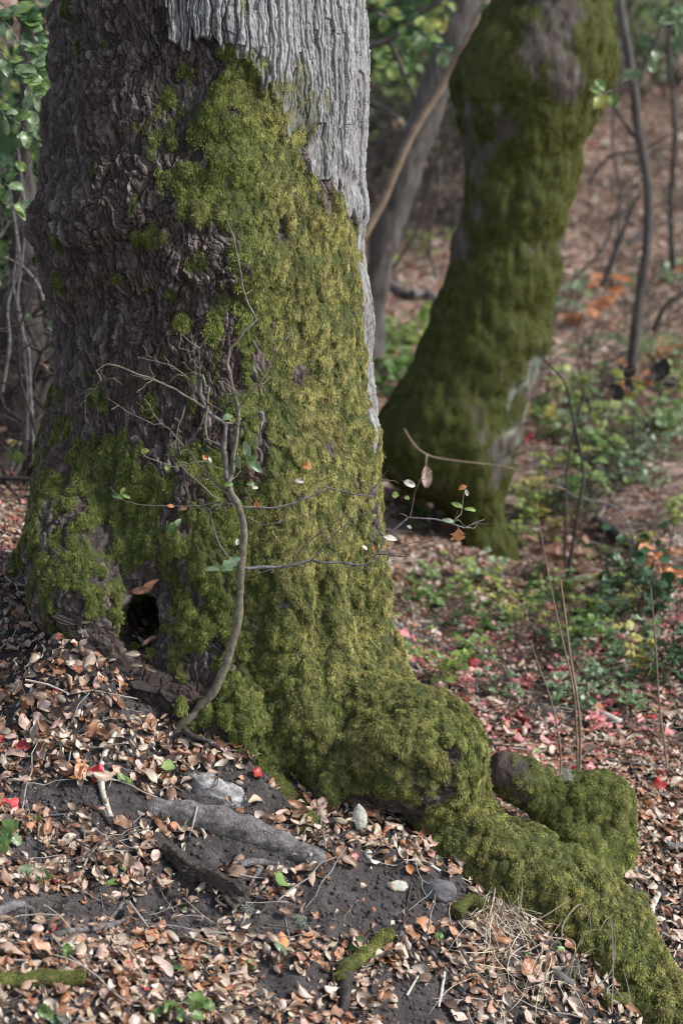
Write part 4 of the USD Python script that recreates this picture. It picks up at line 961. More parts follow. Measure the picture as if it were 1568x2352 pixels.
stick('', '', '', [(170, 2150), (235, 2128), (268, 2100), (282, 2082), (340, 2100), (375, 2130), (420, 2155)], 11, 7, GREYW, 0.8, seed=8, parent=t, part='fork')
stick('mossy_stick', 'thick mossy stick pointing in from the left picture edge', 'stick', [(-60, 2282), (0, 2277), (100, 2272), (184, 2270)], 48, 44, MOSSW, 0.55, 18, 6, 9, 0.2, 1.6)
stick('curved_root', 'thick grey root hooking over at the left picture edge', 'root', [(-20, 2116), (10, 2100), (40, 2093), (65, 2104), (82, 2128)], 30, 18, GREYW, 0.5, seed=10)
t = stick('twig', 'forked grey twig lying on bare soil left of the pale stick', 'twig', [(112, 1925), (130, 1898), (140, 1866)], 6, 5, GREYW, 0.7, seed=11)
stick('', '', '', [(40, 1882), (90, 1880), (140, 1876), (178, 1868)], 5, 4, GREYW, 0.8, seed=12, parent=t, part='fork')
stick('twig', 'knotty dark twig just left of the hanging root', 'twig', [(145, 1882), (175, 1905), (205, 1937)], 10, 13, GREYW, 0.6, seed=13)
stick('twig', 'long black twig slanting down towards the whitish root knob', 'twig', [(322, 1758), (380, 1812), (435, 1847), (485, 1864)], 8, 9, DARKW, 0.8, seed=14)
stick('dark_stick', 'black smooth stick leading to the pale upright stone', 'stick', [(655, 1810), (720, 1834), (784, 1869), (846, 1913)], 10, 9, DARKW, 0.9, seed=15)
stick('twig', 'long pale twig lying along the foot of the mossy root', 'twig', [(900, 1918), (934, 1960), (970, 1985), (1006, 2008)], 8, 8, PALEW, 0.8, seed=16)
stick('twig', 'straight grey twig resting below the small mossy root loop', 'twig', [(997, 2068), (1024, 2117), (1040, 2155), (1056, 2195)], 12, 11, GREYW, 0.9, seed=17)
stick('twig', 'long greenish grey twig running down to the bottom picture edge', 'twig', [(972, 2175), (1014, 2232), (1050, 2280), (1092, 2330)], 11, 12, GREYW, 0.9, seed=18)
stick('mossy_root', 'small mossy root loop beside the dry grass', 'root', [(1032, 2112), (1055, 2088), (1085, 2083), (1114, 2098)], 36, 28, MOSSW, 0.6, 14, 5, 19, 0.2, 0.8)
stick('twig', 'dark twig crossing soil left of the straight grey twig', 'twig', [(972, 2134), (1010, 2165), (1046, 2193)], 9, 8, DARKW, 0.8, seed=20)
stick('twig', 'pale root end poking from under the mossy root', 'root', [(1272, 2146), (1315, 2158), (1362, 2168)], 13, 10, PALEW, 0.9, seed=21)
stick('twig', 'short thick grey stick half hidden by dry grass', 'stick', [(1256, 2240), (1280, 2254), (1306, 2269)], 27, 24, GREYW, 0.5, seed=22)
stick('mossy_stick', 'short mossy stick at the lower right corner', 'stick', [(1372, 2308), (1420, 2310), (1480, 2313)], 32, 30, MOSSW, 0.5, 14, 5, 23, 0.2, 0.8)
t = stick('mossy_root', 'grey and mossy root bent down at bottom centre', 'root', [(765, 2275), (790, 2240), (834, 2205), (865, 2175), (893, 2152)], 46, 34, MOSSW, 0.5, 16, 5, 24, 0.25, 1.0)
stick('', '', '', [(790, 2240), (782, 2290), (785, 2345)], 40, 26, DARKW, 0.5, seed=25, parent=t, part='fork')
stick('twig', 'pale straight twig in leaves at the bottom, steepest of three', 'twig', [(932, 2295), (950, 2262), (966, 2235)], 7, 6, PALEW, 0.9, seed=26)
stick('twig', 'short pale twig standing between two grey twigs near the bottom', 'twig', [(1016, 2240), (1010, 2280), (1004, 2320)], 8, 6, PALEW, 0.9, seed=27)
stick('twig', 'thin grey twig left of the grass at the bottom', 'twig', [(1104, 2250), (1130, 2280), (1154, 2314)], 7, 7, GREYW, 0.9, seed=28)
stick('grey_bark_strip', 'curled grey strip of bark at the right edge', 'bark', [(1506, 2062), (1490, 2090), (1488, 2112), (1496, 2135)], 14, 18, PALEW, 0.6, seed=29)
stick('twig', 'twig leaning along the right side of the mossy stump', 'twig', [(1432, 1915), (1446, 1965), (1456, 2015)], 10, 9, PALEW, 1.0, seed=30)
stick('grey_branch', 'stub of grey branch entering at the right picture edge', 'branch', [(1520, 1950), (1545, 1957), (1590, 1966)], 22, 24, GREYW, 0.5, seed=31)
t = stick('fallen_branch', 'pale forked fallen branch on the litter behind the stump', 'branch', [(1320, 1592), (1359, 1641), (1390, 1658), (1424, 1674)], 12, 18, PALEW, 0.8, seed=32)
stick('', '', '', [(1359, 1641), (1362, 1620), (1350, 1600)], 8, 5, PALEW, 0.8, seed=33, parent=t, part='fork')
t = stick('fallen_branch', 'grey fallen branch pointing at the great tree from the right', 'branch', [(890, 1442), (940, 1468), (985, 1482), (1020, 1500)], 16, 10, GREYW, 0.8, seed=34)
stick('', '', '', [(1030, 1497), (1018, 1470), (1010, 1430)], 10, 7, GREYW, 1.2, seed=35, parent=t, part='fork')
stick('fallen_branch', 'dark thin branch above pink leaves right of the burl', 'branch', [(989, 1528), (1020, 1502), (1080, 1490), (1134, 1479)], 10, 6, DARKW, 1.0, seed=36)
stick('fallen_branch', 'dark twig lying across the litter left of the stump', 'branch', [(1027, 1664), (1080, 1672), (1156, 1682)], 8, 6, DARKW, 1.0, seed=37)
stick('fallen_branch', 'crooked grey branch amid green plants at centre right', 'branch', [(1246, 1534), (1284, 1500), (1320, 1512), (1366, 1518)], 12, 8, GREYW, 1.2, seed=38)
stick('fallen_log', 'dark log lying on the slope behind the mossy tree base', 'log', [(1370, 1222), (1410, 1240), (1450, 1275), (1500, 1290)], 34, 26, DARKW, 0.6, seed=39)
stick('fallen_log', 'grey fallen limbs heaped right of the bare grey trunk', 'log', [(885, 660), (930, 690), (980, 690), (1020, 720)], 26, 20, GREYW, 0.6, seed=40)
# exposed grey root and whitish root knob, parts of the great tree
def gpt(u, v, up=0.0): return ground_at(u, v) + np.array([0, -0.3 * up, up])
def blend_root(name, chain, mat, k=0.03, seed=0, h=0.012, amp=0.006):
    ch = [(gpt(u, v, lift), w * px(5.1)) for u, v, w, lift in chain]
    def sd(p):
        sh = p.shape; p = p.reshape(-1, 3); d = None
        for (a, ra), (b, rb) in zip(ch[:-1], ch[1:]):
            c = sd_cone(p, a, b, ra, rb); d = c if d is None else smin(d, c, k)
        return (d + 0.008 * (fbm(p * 9, 2, seed) - .5)).reshape(sh[:-1])
    P_ = np.array([c[0] for c in ch]); R_ = max(c[1] for c in ch) + .04
    v_, f_ = nets(sd, P_.min(0) - R_, P_.max(0) + R_, h)
    v_, f_ = refine(sd, v_, f_, lambda c: c[:, 1] < 99, 1)
    n_, _ = grad(sd, v_)
    v_ = v_ + n_ * (amp * (fbm(v_ * np.array([40, 110, 110]), 3, seed + 1) - .5) * 2 - 0.0025 * sstep(.2, .0, np.abs(2 * noise(v_ * np.array([9, 70, 70]), seed + 2) - 1)))[:, None]
    return obj(name, (v_, f_), mat, TREE, smooth=True), v_, f_, n_
blend_root('root', [(300, 1850, 14, -.012), (360, 1872, 25, .012), (430, 1886, 30, .016), (500, 1900, 31, .018), (570, 1925, 31, .016), (640, 1950, 30, .010), (720, 1972, 26, -.002), (800, 1990, 16, -.02)], GREYW, seed=201, amp=0.003)
blend_root('root_knob', [(420, 1765, 18, -.01), (470, 1795, 34, -.02), (530, 1825, 40, -.025), (590, 1855, 26, -.03)], rough_mat('whitish_wood', [(0.3, (0.09, 0.08, 0.08)), (0.5, (0.22, 0.21, 0.21)), (0.7, (0.46, 0.45, 0.45))], 26.0, 0.8, 0.6, 120.0, 0.2, (1, 1, 2.2)), seed=205, amp=0.008)
_, av, af, an = blend_root('root', [(630, 1780, 30, -.02), (660, 1830, 44, -.03), (700, 1880, 50, -.035), (750, 1930, 36, -.03)], MOSSW, seed=209)
moss_cover(TREE + '/low_moss', av, af, an, sstep(0.0, 0.5, an[:, 2]) * sstep(.3, .5, fbm(av * 15, 2, 5)), 2600, 61, lambda p: 0.62 + 0.3 * (fbm(p * 9, 2, 3) - .5), 0.6)

def rock(name, label, u, v, w, hgt, mat, seed, tall=1.0, sink=0.5):
    g = ground_at(u, v + hgt * 0.4)
    m = trimesh.creation.icosphere(subdivisions=4, radius=1.0)
    q = m.vertices
    r = np.random.default_rng(seed)
    nn = r.normal(size=(9, 3)); nn /= np.linalg.norm(nn, axis=1, keepdims=True)
    cut = np.min([np.where(q @ a > 0.05, r.uniform(.72, .95) / np.maximum(q @ a, .05), 9) for a in nn], 0)
    s_ = np.minimum(1, cut) * (1 + 0.12 * (fbm(q * 2.5 + seed, 3, seed) - .5) + 0.04 * (fbm(q * 9 + seed, 2, seed) - .5))
    v_ = q * s_[:, None] * np.array([w / 2, w / 2 * 0.8, hgt / 2]) * px(g[1])
    if tall > 1:
        z = v_[:, 2] / (hgt / 2 * px(g[1])); v_[:, :2] *= (1 - 0.35 * z)[:, None]
    v_ = v_ + g + np.array([0, 0, hgt / 2 * px(g[1]) * (1 - sink)])
    obj(name, (v_, m.faces), mat, smooth=True, label=label, cat='stone')
PALER = rough_mat('pale_stone', [(0.3, (0.26, 0.26, 0.22)), (0.6, (0.42, 0.42, 0.37)), (0.8, (0.55, 0.55, 0.50))], 30.0, 0.8, 0.4, 120.0)
GREYR = rough_mat('grey_stone', [(0.3, (0.07, 0.066, 0.072)), (0.6, (0.13, 0.125, 0.135)), (0.8, (0.2, 0.19, 0.2))], 30.0, 0.9, 0.5, 120.0)
rock('upright_stone', 'pale upright pointed stone below the dark hollow of the burl', 825, 1878, 38, 66, PALER, 1, 1.5, 0.1)
rock('white_stone', 'white flat stone on the bare dark soil', 908, 2032, 62, 32, PALER, 2)
rock('white_stone', 'small white stone with rounded top above the flat white one', 844, 1960, 24, 30, PALER, 3)
rock('grey_stone', 'dull grey stone half buried right of the bare soil', 1010, 2038, 80, 60, GREYR, 4)
rock('grey_stone', 'small grey stone in leaves right of the rotten wood', 712, 2165, 36, 34, GREYR, 5)
rock('grey_stone', 'grey stone on the soil above the bottom root', 920, 2150, 44, 40, GREYR, 6)

# lichen tufts
LICH = rough_mat('lichen', [(0.3, (0.22, 0.235, 0.19)), (0.7, (0.38, 0.40, 0.34))], 60.0, 0.9, 0.2)
def fuzz(n, size, seed):
    r = np.random.default_rng(seed); ms = []
    for _ in range(n):
        d = r.normal(size=3) + [0, -.4, .9]; d /= np.linalg.norm(d)
        p = [np.zeros(3) + r.normal(0, size * .25, 3)]
        for s in range(4):
            p.append(p[-1] + d * size / 4); d = d + r.normal(0, .55, 3); d /= np.linalg.norm(d)
        ms.append(tube(p, np.linspace(size * .03, size * .012, 5), 3, cap=False))
    return join(ms)
for i, (u, v, s_, lb) in enumerate([(605, 2300, 34, 'pale grey green lichen tuft at the bottom, below the rotten wood'), (565, 2095, 30, 'lichen tuft at the lower end of the rotten wood'), (1085, 2235, 34, 'lichen tuft between the long twigs near the dry grass'), (127, 1578, 26, 'lichen tuft among leaves on the left slope'),
        (55, 1432, 30, 'lichen tuft on leaves beside the left buttress'), (140, 2360, 40, 'lichen tuft at the bottom edge on the left'), (690, 2125, 26, 'lichen flakes right of the rotten wood'), (1300, 1782, 22, 'lichen tuft in the dip of the mossy stump'), (470, 2215, 22, 'lichen tuft at bottom left of the root')]):
    g = ground_at(u, v)
    obj('lichen_tuft', xf(fuzz(90, s_ * px(g[1]) * .8, 500 + i), None, g + [0, -.005, .008] if i != 7 else at(u, v, 5.72)), LICH, smooth=True, label=lb, cat='lichen')

# dry grass
STRAW = rough_mat('straw', [(0.3, (0.34, 0.27, 0.19)), (0.7, (0.55, 0.47, 0.36))], 20.0, 0.7, 0.1)
GBLADE = rough_mat('grass_blade', [(0.3, (0.16, 0.17, 0.08)), (0.7, (0.34, 0.33, 0.22))], 20.0, 0.6, 0.1)
def blade(p, w, side):
    p = np.asarray(p); n = len(p)
    ww = w * np.sin(np.pi * np.linspace(0.25, 1, n)) ** .6 + 1e-4
    t = np.gradient(p, axis=0); s_ = np.cross(t, side); s_ /= np.linalg.norm(s_, axis=1, keepdims=True) + 1e-9
    v_ = np.stack([p - s_ * ww[:, None] / 2, p + s_ * ww[:, None] / 2], 1).reshape(-1, 3)
    f_ = np.array([(2 * i, 2 * i + 1, 2 * i + 3, 2 * i + 2) for i in range(n - 1)])
    return v_, np.vstack([f_[:, [0, 1, 2]], f_[:, [0, 2, 3]]])
GT = thing('dry_grass', 'tangled tuft of straw coloured dry grass hanging below the mossy root', 'grass')
r = np.random.default_rng(77); ms = []
for i in range(210):
    if i < 120: u0, v0 = 1120 + r.normal(0, 34), 2085 + r.normal(0, 26); a_ = r.normal(1.05, .5)
    else: u0, v0 = 1200 + r.normal(0, 70), 2200 + r.normal(0, 55); a_ = r.uniform(-.3, 3.3)
    ln = r.uniform(50, 150)
    u1, v1 = u0 + ln * math.cos(a_), v0 + ln * math.sin(a_)
    um, vm = (u0 + u1) / 2 + r.normal(0, 16), (v0 + v1) / 2 + r.normal(0, 16)
    P3 = [ground_at(u0, v0) + [0, 0, r.uniform(0, .03)], ground_at(um, vm) + [r.normal(0, .012), -.02, r.uniform(.005, .06)], ground_at(u1, v1) + [0, -.015, r.uniform(.002, .04)]]
    ms.append(blade(smooth_line(P3, 6), 0.0018, r.normal(size=3)))
tag(stage.GetPrimAtPath(obj('straw', join(ms), STRAW, GT, smooth=True)), kind='stuff')
for i, pts in enumerate([[(1290, 2160), (1295, 2120), (1330, 2078), (1352, 2100), (1358, 2150)], [(1340, 2290), (1404, 2230), (1410, 2130), (1380, 2085), (1350, 2072)], [(1405, 2330), (1408, 2200), (1400, 2110), (1372, 2145)], [(1240, 2330), (1300, 2240), (1340, 2150), (1390, 2140), (1408, 2190)], [(1180, 2130), (1196, 2070), (1200, 2015)], [(1310, 2300), (1330, 2210), (1366, 2180), (1400, 2200)], [(1160, 2140), (1240, 2110), (1320, 2060)], [(1220, 2360), (1246, 2280), (1262, 2180), (1300, 2150)], [(1445, 2360), (1446, 2290), (1430, 2220)]]):
    obj('blade', blade(smooth_line([at(u, v, 4.96 + .03 * i % .1) for u, v in pts], 6), 0.0032, np.array([.2, 1, .3])), GBLADE if i % 2 else STRAW, GT, smooth=True)

# ------------------------------------------------------------------ plants
UP = np.array([0, 0, 1.0])
def leaf_at(p, d, L, W, r, lobes=0, flat=0.6, ns=6, nw=3):
    me = leaf(L, W, r.uniform(.1, .5), r.uniform(-.2, .6), .2, lobes, int(r.integers(1e6)), ns, nw, stalk=False)
    x = d / np.linalg.norm(d)
    n = UP * flat + r.normal(0, .35, 3) + np.array([0, -.35, 0]); n -= x * n.dot(x); n /= np.linalg.norm(n) + 1e-9
    v_, f_ = me
    return xf((v_ + np.array([L / 2, 0, 0]), f_), np.stack([x, np.cross(n, x), n], 1), p)
def low_plant(seed, hgt, stems, per, L, W, lobes):
    r = np.random.default_rng(seed); st, lf = [], []
    for _ in range(stems):
        a = r.uniform(0, 6.28); lean = r.uniform(.2, .8)
        d = np.array([math.cos(a) * lean, math.sin(a) * lean, 1.0])
        p = [np.array([r.normal(0, .02), r.normal(0, .02), -.02])]
        H = hgt * r.uniform(.5, 1.1)
        for s in range(5):
            d = d / np.linalg.norm(d); p.append(p[-1] + d * H / 5); d = d + r.normal(0, .22, 3) + np.array([0, 0, -.12])
        st.append(tube(p, np.linspace(.0028, .0012, 6), 5))
        for q in range(per):
            k = r.integers(2, 6); b = r.uniform(0, 6.28)
            dd = np.array([math.cos(b), math.sin(b), r.uniform(-.3, .5)])
            base = p[k] + dd * .015
            for m in ((-.9, 0, .9) if lobes else (0,)):
                c, s_ = math.cos(m), math.sin(m)
                d3 = np.array([dd[0] * c - dd[1] * s_, dd[0] * s_ + dd[1] * c, dd[2]])
                lf.append(leaf_at(base, d3, L * r.uniform(.6, 1.15), W, r, lobes))
    return join(st), join(lf)
def shrub(seed, hgt, n, leaves, L, W, spread=.5, twist=.3):
    r = np.random.default_rng(seed); st, lf, tips = [], [], []
    def grow(p, d, ln, rad, lev):
        pts = [p]
        for s in range(4):
            d = d / np.linalg.norm(d); pts.append(pts[-1] + d * ln / 4); d = d + r.normal(0, twist, 3) + np.array([0, 0, .05])
        st.append(tube(pts, np.linspace(rad, rad * .6, 5), 5, cap=False))
        if lev >= 2: tips.extend([(q, d) for q in pts[1:]])
        if lev < 3:
            for _ in range(3 if lev else 3):
                k = r.integers(2, 5)
                grow(pts[k], d + r.normal(0, .75, 3), ln * r.uniform(.5, .75), rad * .6, lev + 1)
    for _ in range(n):
        a = r.uniform(0, 6.28)
        grow(np.array([r.normal(0, .03), r.normal(0, .03), -.04]), np.array([math.cos(a) * spread, math.sin(a) * spread, 1.0]), hgt * r.uniform(.35, .5), .007 * hgt + .002, 0)
    for _ in range(leaves):
        p, d = tips[r.integers(len(tips))]
        lf.append(leaf_at(p + r.normal(0, .01, 3), d * .4 + r.normal(0, .7, 3), L * r.uniform(.6, 1.2), W, r, 0, 1.0, 5, 3))
    return join(st), join(lf) if lf else None
def fern(seed, L=.55, n=9):
    r = np.random.default_rng(seed); lf, st = [], []
    for i in range(n):
        a = i / n * 6.28 + r.normal(0, .2)
        d = np.array([math.cos(a), math.sin(a), 1.1]); p = [np.zeros(3)]
        for s in range(12):
            d = d / np.linalg.norm(d); p.append(p[-1] + d * L / 12); d = d + np.array([0, 0, -.16])
        st.append(tube(p, np.linspace(.003, .001, 13), 4))
        for s in range(2, 13):
            t = p[s] - p[s - 1]; t /= np.linalg.norm(t); sd = np.cross(t, UP); sd /= np.linalg.norm(sd)
            for e in (-1, 1):
                lf.append(leaf_at(p[s], sd * e + t * .4, .11 * math.sin(np.pi * (s / 13.5) ** .7) + .01, .018, r, 0, 1.5, 5, 3))
    return join(st), join(lf)
def plant_class(name, parts, stem, mat):
    k = klass(name)
    obj('stems', parts[0], stem, k, smooth=True)
    if parts[1] is not None:
        tag(stage.GetPrimAtPath(obj('foliage', parts[1], mat, k, smooth=True)), kind='stuff')
    return k
KL = {'green': plant_class('green_plant', low_plant(1, .26, 6, 3, .048, .032, 2), MOSSW, GREEN), 'pale': plant_class('pale_plant', low_plant(2, .22, 5, 3, .048, .033, 2), MOSSW, BLUEGREEN),
      'yellow': plant_class('yellow_plant', low_plant(3, .26, 4, 3, .052, .036, 2), BROWNB, YELGREEN), 'pink': plant_class('pink_plant', low_plant(4, .16, 5, 3, .055, .04, 2), BROWNB, PINK),
      'dark': plant_class('dark_plant', low_plant(5, .34, 10, 6, .05, .028, 0), DARKW, DARKGREEN), 'orange': plant_class('orange_plant', low_plant(6, .22, 4, 3, .07, .045, 2), BROWNB, ORANGE),
      'rust': plant_class('dead_plant', low_plant(7, .24, 9, 6, .075, .035, 0), DARKW, RUSSET), 'fern': plant_class('green_fern', fern(8), MOSSW, BLUEGREEN),
      'shrubg': plant_class('green_shrub', shrub(9, 1.5, 4, 420, .075, .042), GREYB, GREEN), 'shruby': plant_class('yellow_shrub', shrub(10, 1.5, 4, 300, .07, .045), GREYB, YELGREEN),
      'shrubd': plant_class('dark_shrub', shrub(11, 1.5, 5, 850, .075, .04), DARKB, DARKGREEN), 'bare': plant_class('bare_shrub', shrub(12, 1.5, 5, 0, .05, .03, .7, .4), GREYB, None), 'bared': plant_class('bare_dark_shrub', shrub(13, 1.5, 5, 30, .06, .03, .8, .4), DARKB, TAN)}
NM = dict(green='green_plant', pale='pale_plant', yellow='yellow_plant', pink='pink_plant', dark='dark_plant', orange='orange_plant', rust='dead_plant', fern='fern', shrubg='green_shrub', shruby='yellow_shrub', shrubd='dark_shrub', bare='bare_shrub', bared='bare_shrub')
rp = np.random.default_rng(55)
def put(kind, u, v, s, label, group=None, p=None, squash=1.0):
    g = ground_at(u, v) if p is None else p
    a = rp.uniform(0, 6.28)
    Rz = np.array([[math.cos(a), -math.sin(a), 0], [math.sin(a), math.cos(a), 0], [0, 0, 1]]) * np.array([1, 1, squash])
    place(NM[kind], KL[kind], mat4(Rz, g, s * rp.uniform(.85, 1.15)), label, 'fern' if kind == 'fern' else 'shrub' if 'shrub' in NM[kind] else 'plant', group)
# one by one where the photograph shows them well
for kind, u, v, s, lb in [
    ('rust', 985, 1180, 1.1, 'heap of dead rust brown leaves at the foot of the mossy tree'), ('rust', 1050, 1185, .9, 'smaller dead brown plant right of the heap below the mossy tree'),
    ('fern', 1520, 850, 1.5, 'pale green fern at the right edge on the far slope'), ('orange', 1365, 750, 1.6, 'orange leaved plant on the far slope left of the slim tree'),
    ('yellow', 1195, 1215, 1.0, 'yellow green plant beside the foot of the mossy tree'), ('green', 960, 1205, .8, 'green plant between the great tree and the mossy tree foot'),
    ('pale', 1300, 720, 1.9, 'pale green plant touching the right side of the mossy tree'), ('rust', 1295, 1330, 1.0, 'dead rusty plant with dark stems right of the mossy tree'), ('rust', 1300, 1260, .8, 'upper dead rusty leaves on dark stems right of the mossy tree'),
    ('dark', 1500, 1420, 1.5, 'dark glossy leaved bush at the right edge'), ('dark', 1420, 1380, 1.3, 'dark glossy bush left of the one at the right edge'), ('dark', 1545, 1560, 1.3, 'lowest dark glossy bush at the right edge'), ('dark', 1470, 1590, .9, 'dark bush beside the thin stem on the right'),
    ('yellow', 1480, 1290, .9, 'yellow leaved sprig over the dark bush on the right'), ('orange', 1530, 1345, .8, 'orange leaf sprig at the right edge above the dark bush')]:
    put(kind, u, v, s, lb)
def fill(kind, n, u0, u1, v0, v1, s0, s1, label, group):
    for _ in range(n):
        put(kind, rp.uniform(u0, u1), rp.uniform(v0, v1), rp.uniform(s0, s1), label, group)
fill('green', 22, 900, 1450, 1330, 1540, .5, .9, 'low green three leaved plant on the litter right of the great tree', 'low green plants right of the great tree')
fill('pale', 24, 1040, 1560, 1340, 1640, .5, .9, 'low pale green three leaved plant in the middle of the leafy slope', 'pale green plants on the middle slope')
fill('yellow', 10, 1000, 1480, 1360, 1600, .5, .9, 'low yellow green plant among pale ones on the slope', 'yellow green plants on the middle slope')
fill('pink', 12, 930, 1420, 1440, 1720, .25, .45, 'low pink leaved seedling on the litter right of the great tree', 'pink seedlings right of the great tree')
fill('pink', 4, -20, 90, 1060, 1280, .35, .55, 'pink leaved seedling on the slope left of the great tree', 'pink seedlings left of the great tree')
fill('green', 18, 1230, 1570, 900, 1230, .8, 1.4, 'blurred green plant on the slope right of the mossy tree', 'green plants right of the mossy tree')
fill('yellow', 12, 1230, 1560, 880, 1200, .8, 1.4, 'blurred yellow green plant on the slope right of the mossy tree', 'yellow green plants right of the mossy tree')
fill('pale', 9, 1250, 1570, 640, 1150, .9, 1.5, 'blurred pale green plant on the slope right of the mossy tree', 'pale plants right of the mossy tree')
fill('green', 10, 850, 980, 720, 920, 1.0, 1.6, 'blurred green plant in the gap between the great tree and the mossy tree', 'green plants in the gap')
fill('yellow', 6, 850, 1000, 560, 860, 1.0, 1.7, 'blurred yellow green plant in the gap between two trees', 'yellow plants in the gap')
fill('orange', 4, 860, 1560, 650, 1000, .6, 1.1, 'blurred orange leaved plant on the far slope', 'orange plants on the far slope')
fill('bare', 5, 1260, 1570, 600, 900, .3, .6, 'tangle of bare grey twigs on the right hillside', 'bare shrubs on the right hillside')
fill('bare', 7, 840, 1060, 380, 640, .6, 1.1, 'tangle of bare twigs behind the grey leaning trunk', 'bare shrubs behind the grey trunk')
fill('bared', 10, 830, 1080, 300, 560, .8, 1.6, 'dark bare shrub in the shade behind the grey trunk', 'dark bare shrubs behind the grey trunk')
fill('shrubg', 11, 830, 1080, 230, 480, .9, 1.8, 'blurred green shrub high behind the two big trees', 'green shrubs behind the big trees')
fill('shruby', 3, 830, 1080, 240, 470, .7, 1.2, 'blurred yellowing shrub high behind the two big trees', 'yellowing shrubs behind the big trees')
fill('shrubd', 10, 820, 1100, 200, 420, 1.2, 2.2, 'dark green shrub high behind the two big trees', 'dark shrubs behind the big trees')
fill('shrubd', 4, 1400, 1580, 60, 250, .7, 1.2, 'dark shrub high on the right hillside', 'dark shrubs on the right hillside')
fill('bare', 3, 1380, 1580, 250, 620, .5, .9, 'bare grey shrub high on the right hillside', 'bare shrubs high on the right hillside')
fill('shrubg', 3, 1420, 1580, 30, 200, .6, 1.0, 'green shrub high on the right hillside', 'green shrubs on the right hillside')
fill('shrubd', 12, -60, 110, 560, 900, 1.0, 1.9, 'dark green shrub behind the shaded trunk at left', 'dark shrubs at the left edge')
fill('bared', 10, -60, 110, 500, 950, 1.0, 1.8, 'dark bare shrub behind the shaded trunk at left', 'bare dark shrubs at the left edge')
fill('shruby', 4, -60, 110, 400, 800, 1.0, 1.8, 'yellow green shrub behind the shaded trunk at left', 'yellow shrubs at the left edge')
for u, v, sc_, lb in [(-10, 1010, 1.0, 'dark leafy shrub behind the vines, furthest left'), (60, 1000, 1.1, 'dark leafy shrub behind the vines, beside the great tree'), (100, 1010, .8, 'lower dark shrub close to the left flank of the great tree')]:
    put('shrubd', u, v, sc_, lb)
for u, v, sc_, lb in [(20, 1120, 1.1, 'tangle of dark bare twigs at the left edge before the shaded trunk'), (85, 1130, .9, 'dark bare twigs against the left flank of the great tree')]:
    put('bared', u, v, sc_, lb)
put('shrubg', 20, 980, 1.1, 'green leafy shrub rising behind the vines at left')
fill('bared', 16, 890, 1560, 1340, 1690, .10, .2, 'thin twiggy dead sprig standing in the litter right of the great tree', 'dead sprigs right of the great tree')
fill('green', 14, 880, 1250, 1300, 1600, .4, .7, 'small green seedling on the litter close to the great tree', 'small green seedlings near the great tree')
fill('yellow', 18, 1150, 1560, 1100, 1450, .5, .9, 'small yellow green plant near the dark stems', 'small yellow green plants near the dark stems')
fill('pale', 12, 1180, 1560, 1000, 1420, .5, .9, 'small pale green plant near the dark stems', 'small pale plants near the dark stems')
fill('bared', 12, 1230, 1570, 880, 1300, .2, .4, 'thin dead twiggy sprig on the slope right of the mossy tree', 'dead sprigs right of the mossy tree')
# thin stems rising through the picture on the right
for k, (pts, w, y, mat, lb) in enumerate([
    ([(1330, 1790), (1331, 1656), (1309, 1506), (1296, 1400), (1286, 1330)], 8, 6.3, BROWNB, 'straight thin brown stem rising from behind the mossy stump'),
    ([(1326, 1780), (1318, 1600), (1284, 1441), (1264, 1346), (1234, 1181)], 6, 6.32, BROWNB, 'thin stem leaning left beside the straight brown stem'),
    ([(1288, 1780), (1284, 1700), (1264, 1606), (1240, 1540), (1216, 1470)], 6, 6.35, BROWNB, 'short thin brown stem left of the straight one'),
    ([(1532, 1760), (1514, 1621), (1505, 1480), (1494, 1346)], 6, 6.5, BROWNB, 'thin reddish stem near the right picture edge'),
    ([(928, 985), (950, 1020), (980, 1044), (1030, 1056), (1174, 1075), (1250, 1110), (1300, 1125)], 5, 7.6, BROWNB, 'thin arching reddish cane crossing before the mossy tree'),
    ([(1300, 1345), (1326, 1180), (1339, 1080), (1309, 930), (1294, 875), (1229, 805)], 10, 8.8, DARKB, 'dark stem curving up beside the mossy tree, right'),
    ([(1296, 1340), (1298, 1180), (1304, 1060), (1340, 900)], 8, 8.8, DARKB, 'dark straight stem right of the mossy tree foot'),
    ([(1470, 1290), (1420, 1170), (1300, 1130), (1200, 1010)], 7, 9.0, GREYW, 'thin grey stem leaning towards the mossy tree'),
    ([(1380, 660), (1420, 560), (1450, 480), (1470, 440)], 14, 14.0, DARKB, 'dark stem leaning on the right hillside behind the slim tree')]):
    pole('thin_stem', lb, 'stem', pts, w, mat, y, .5, 6, seed=k)
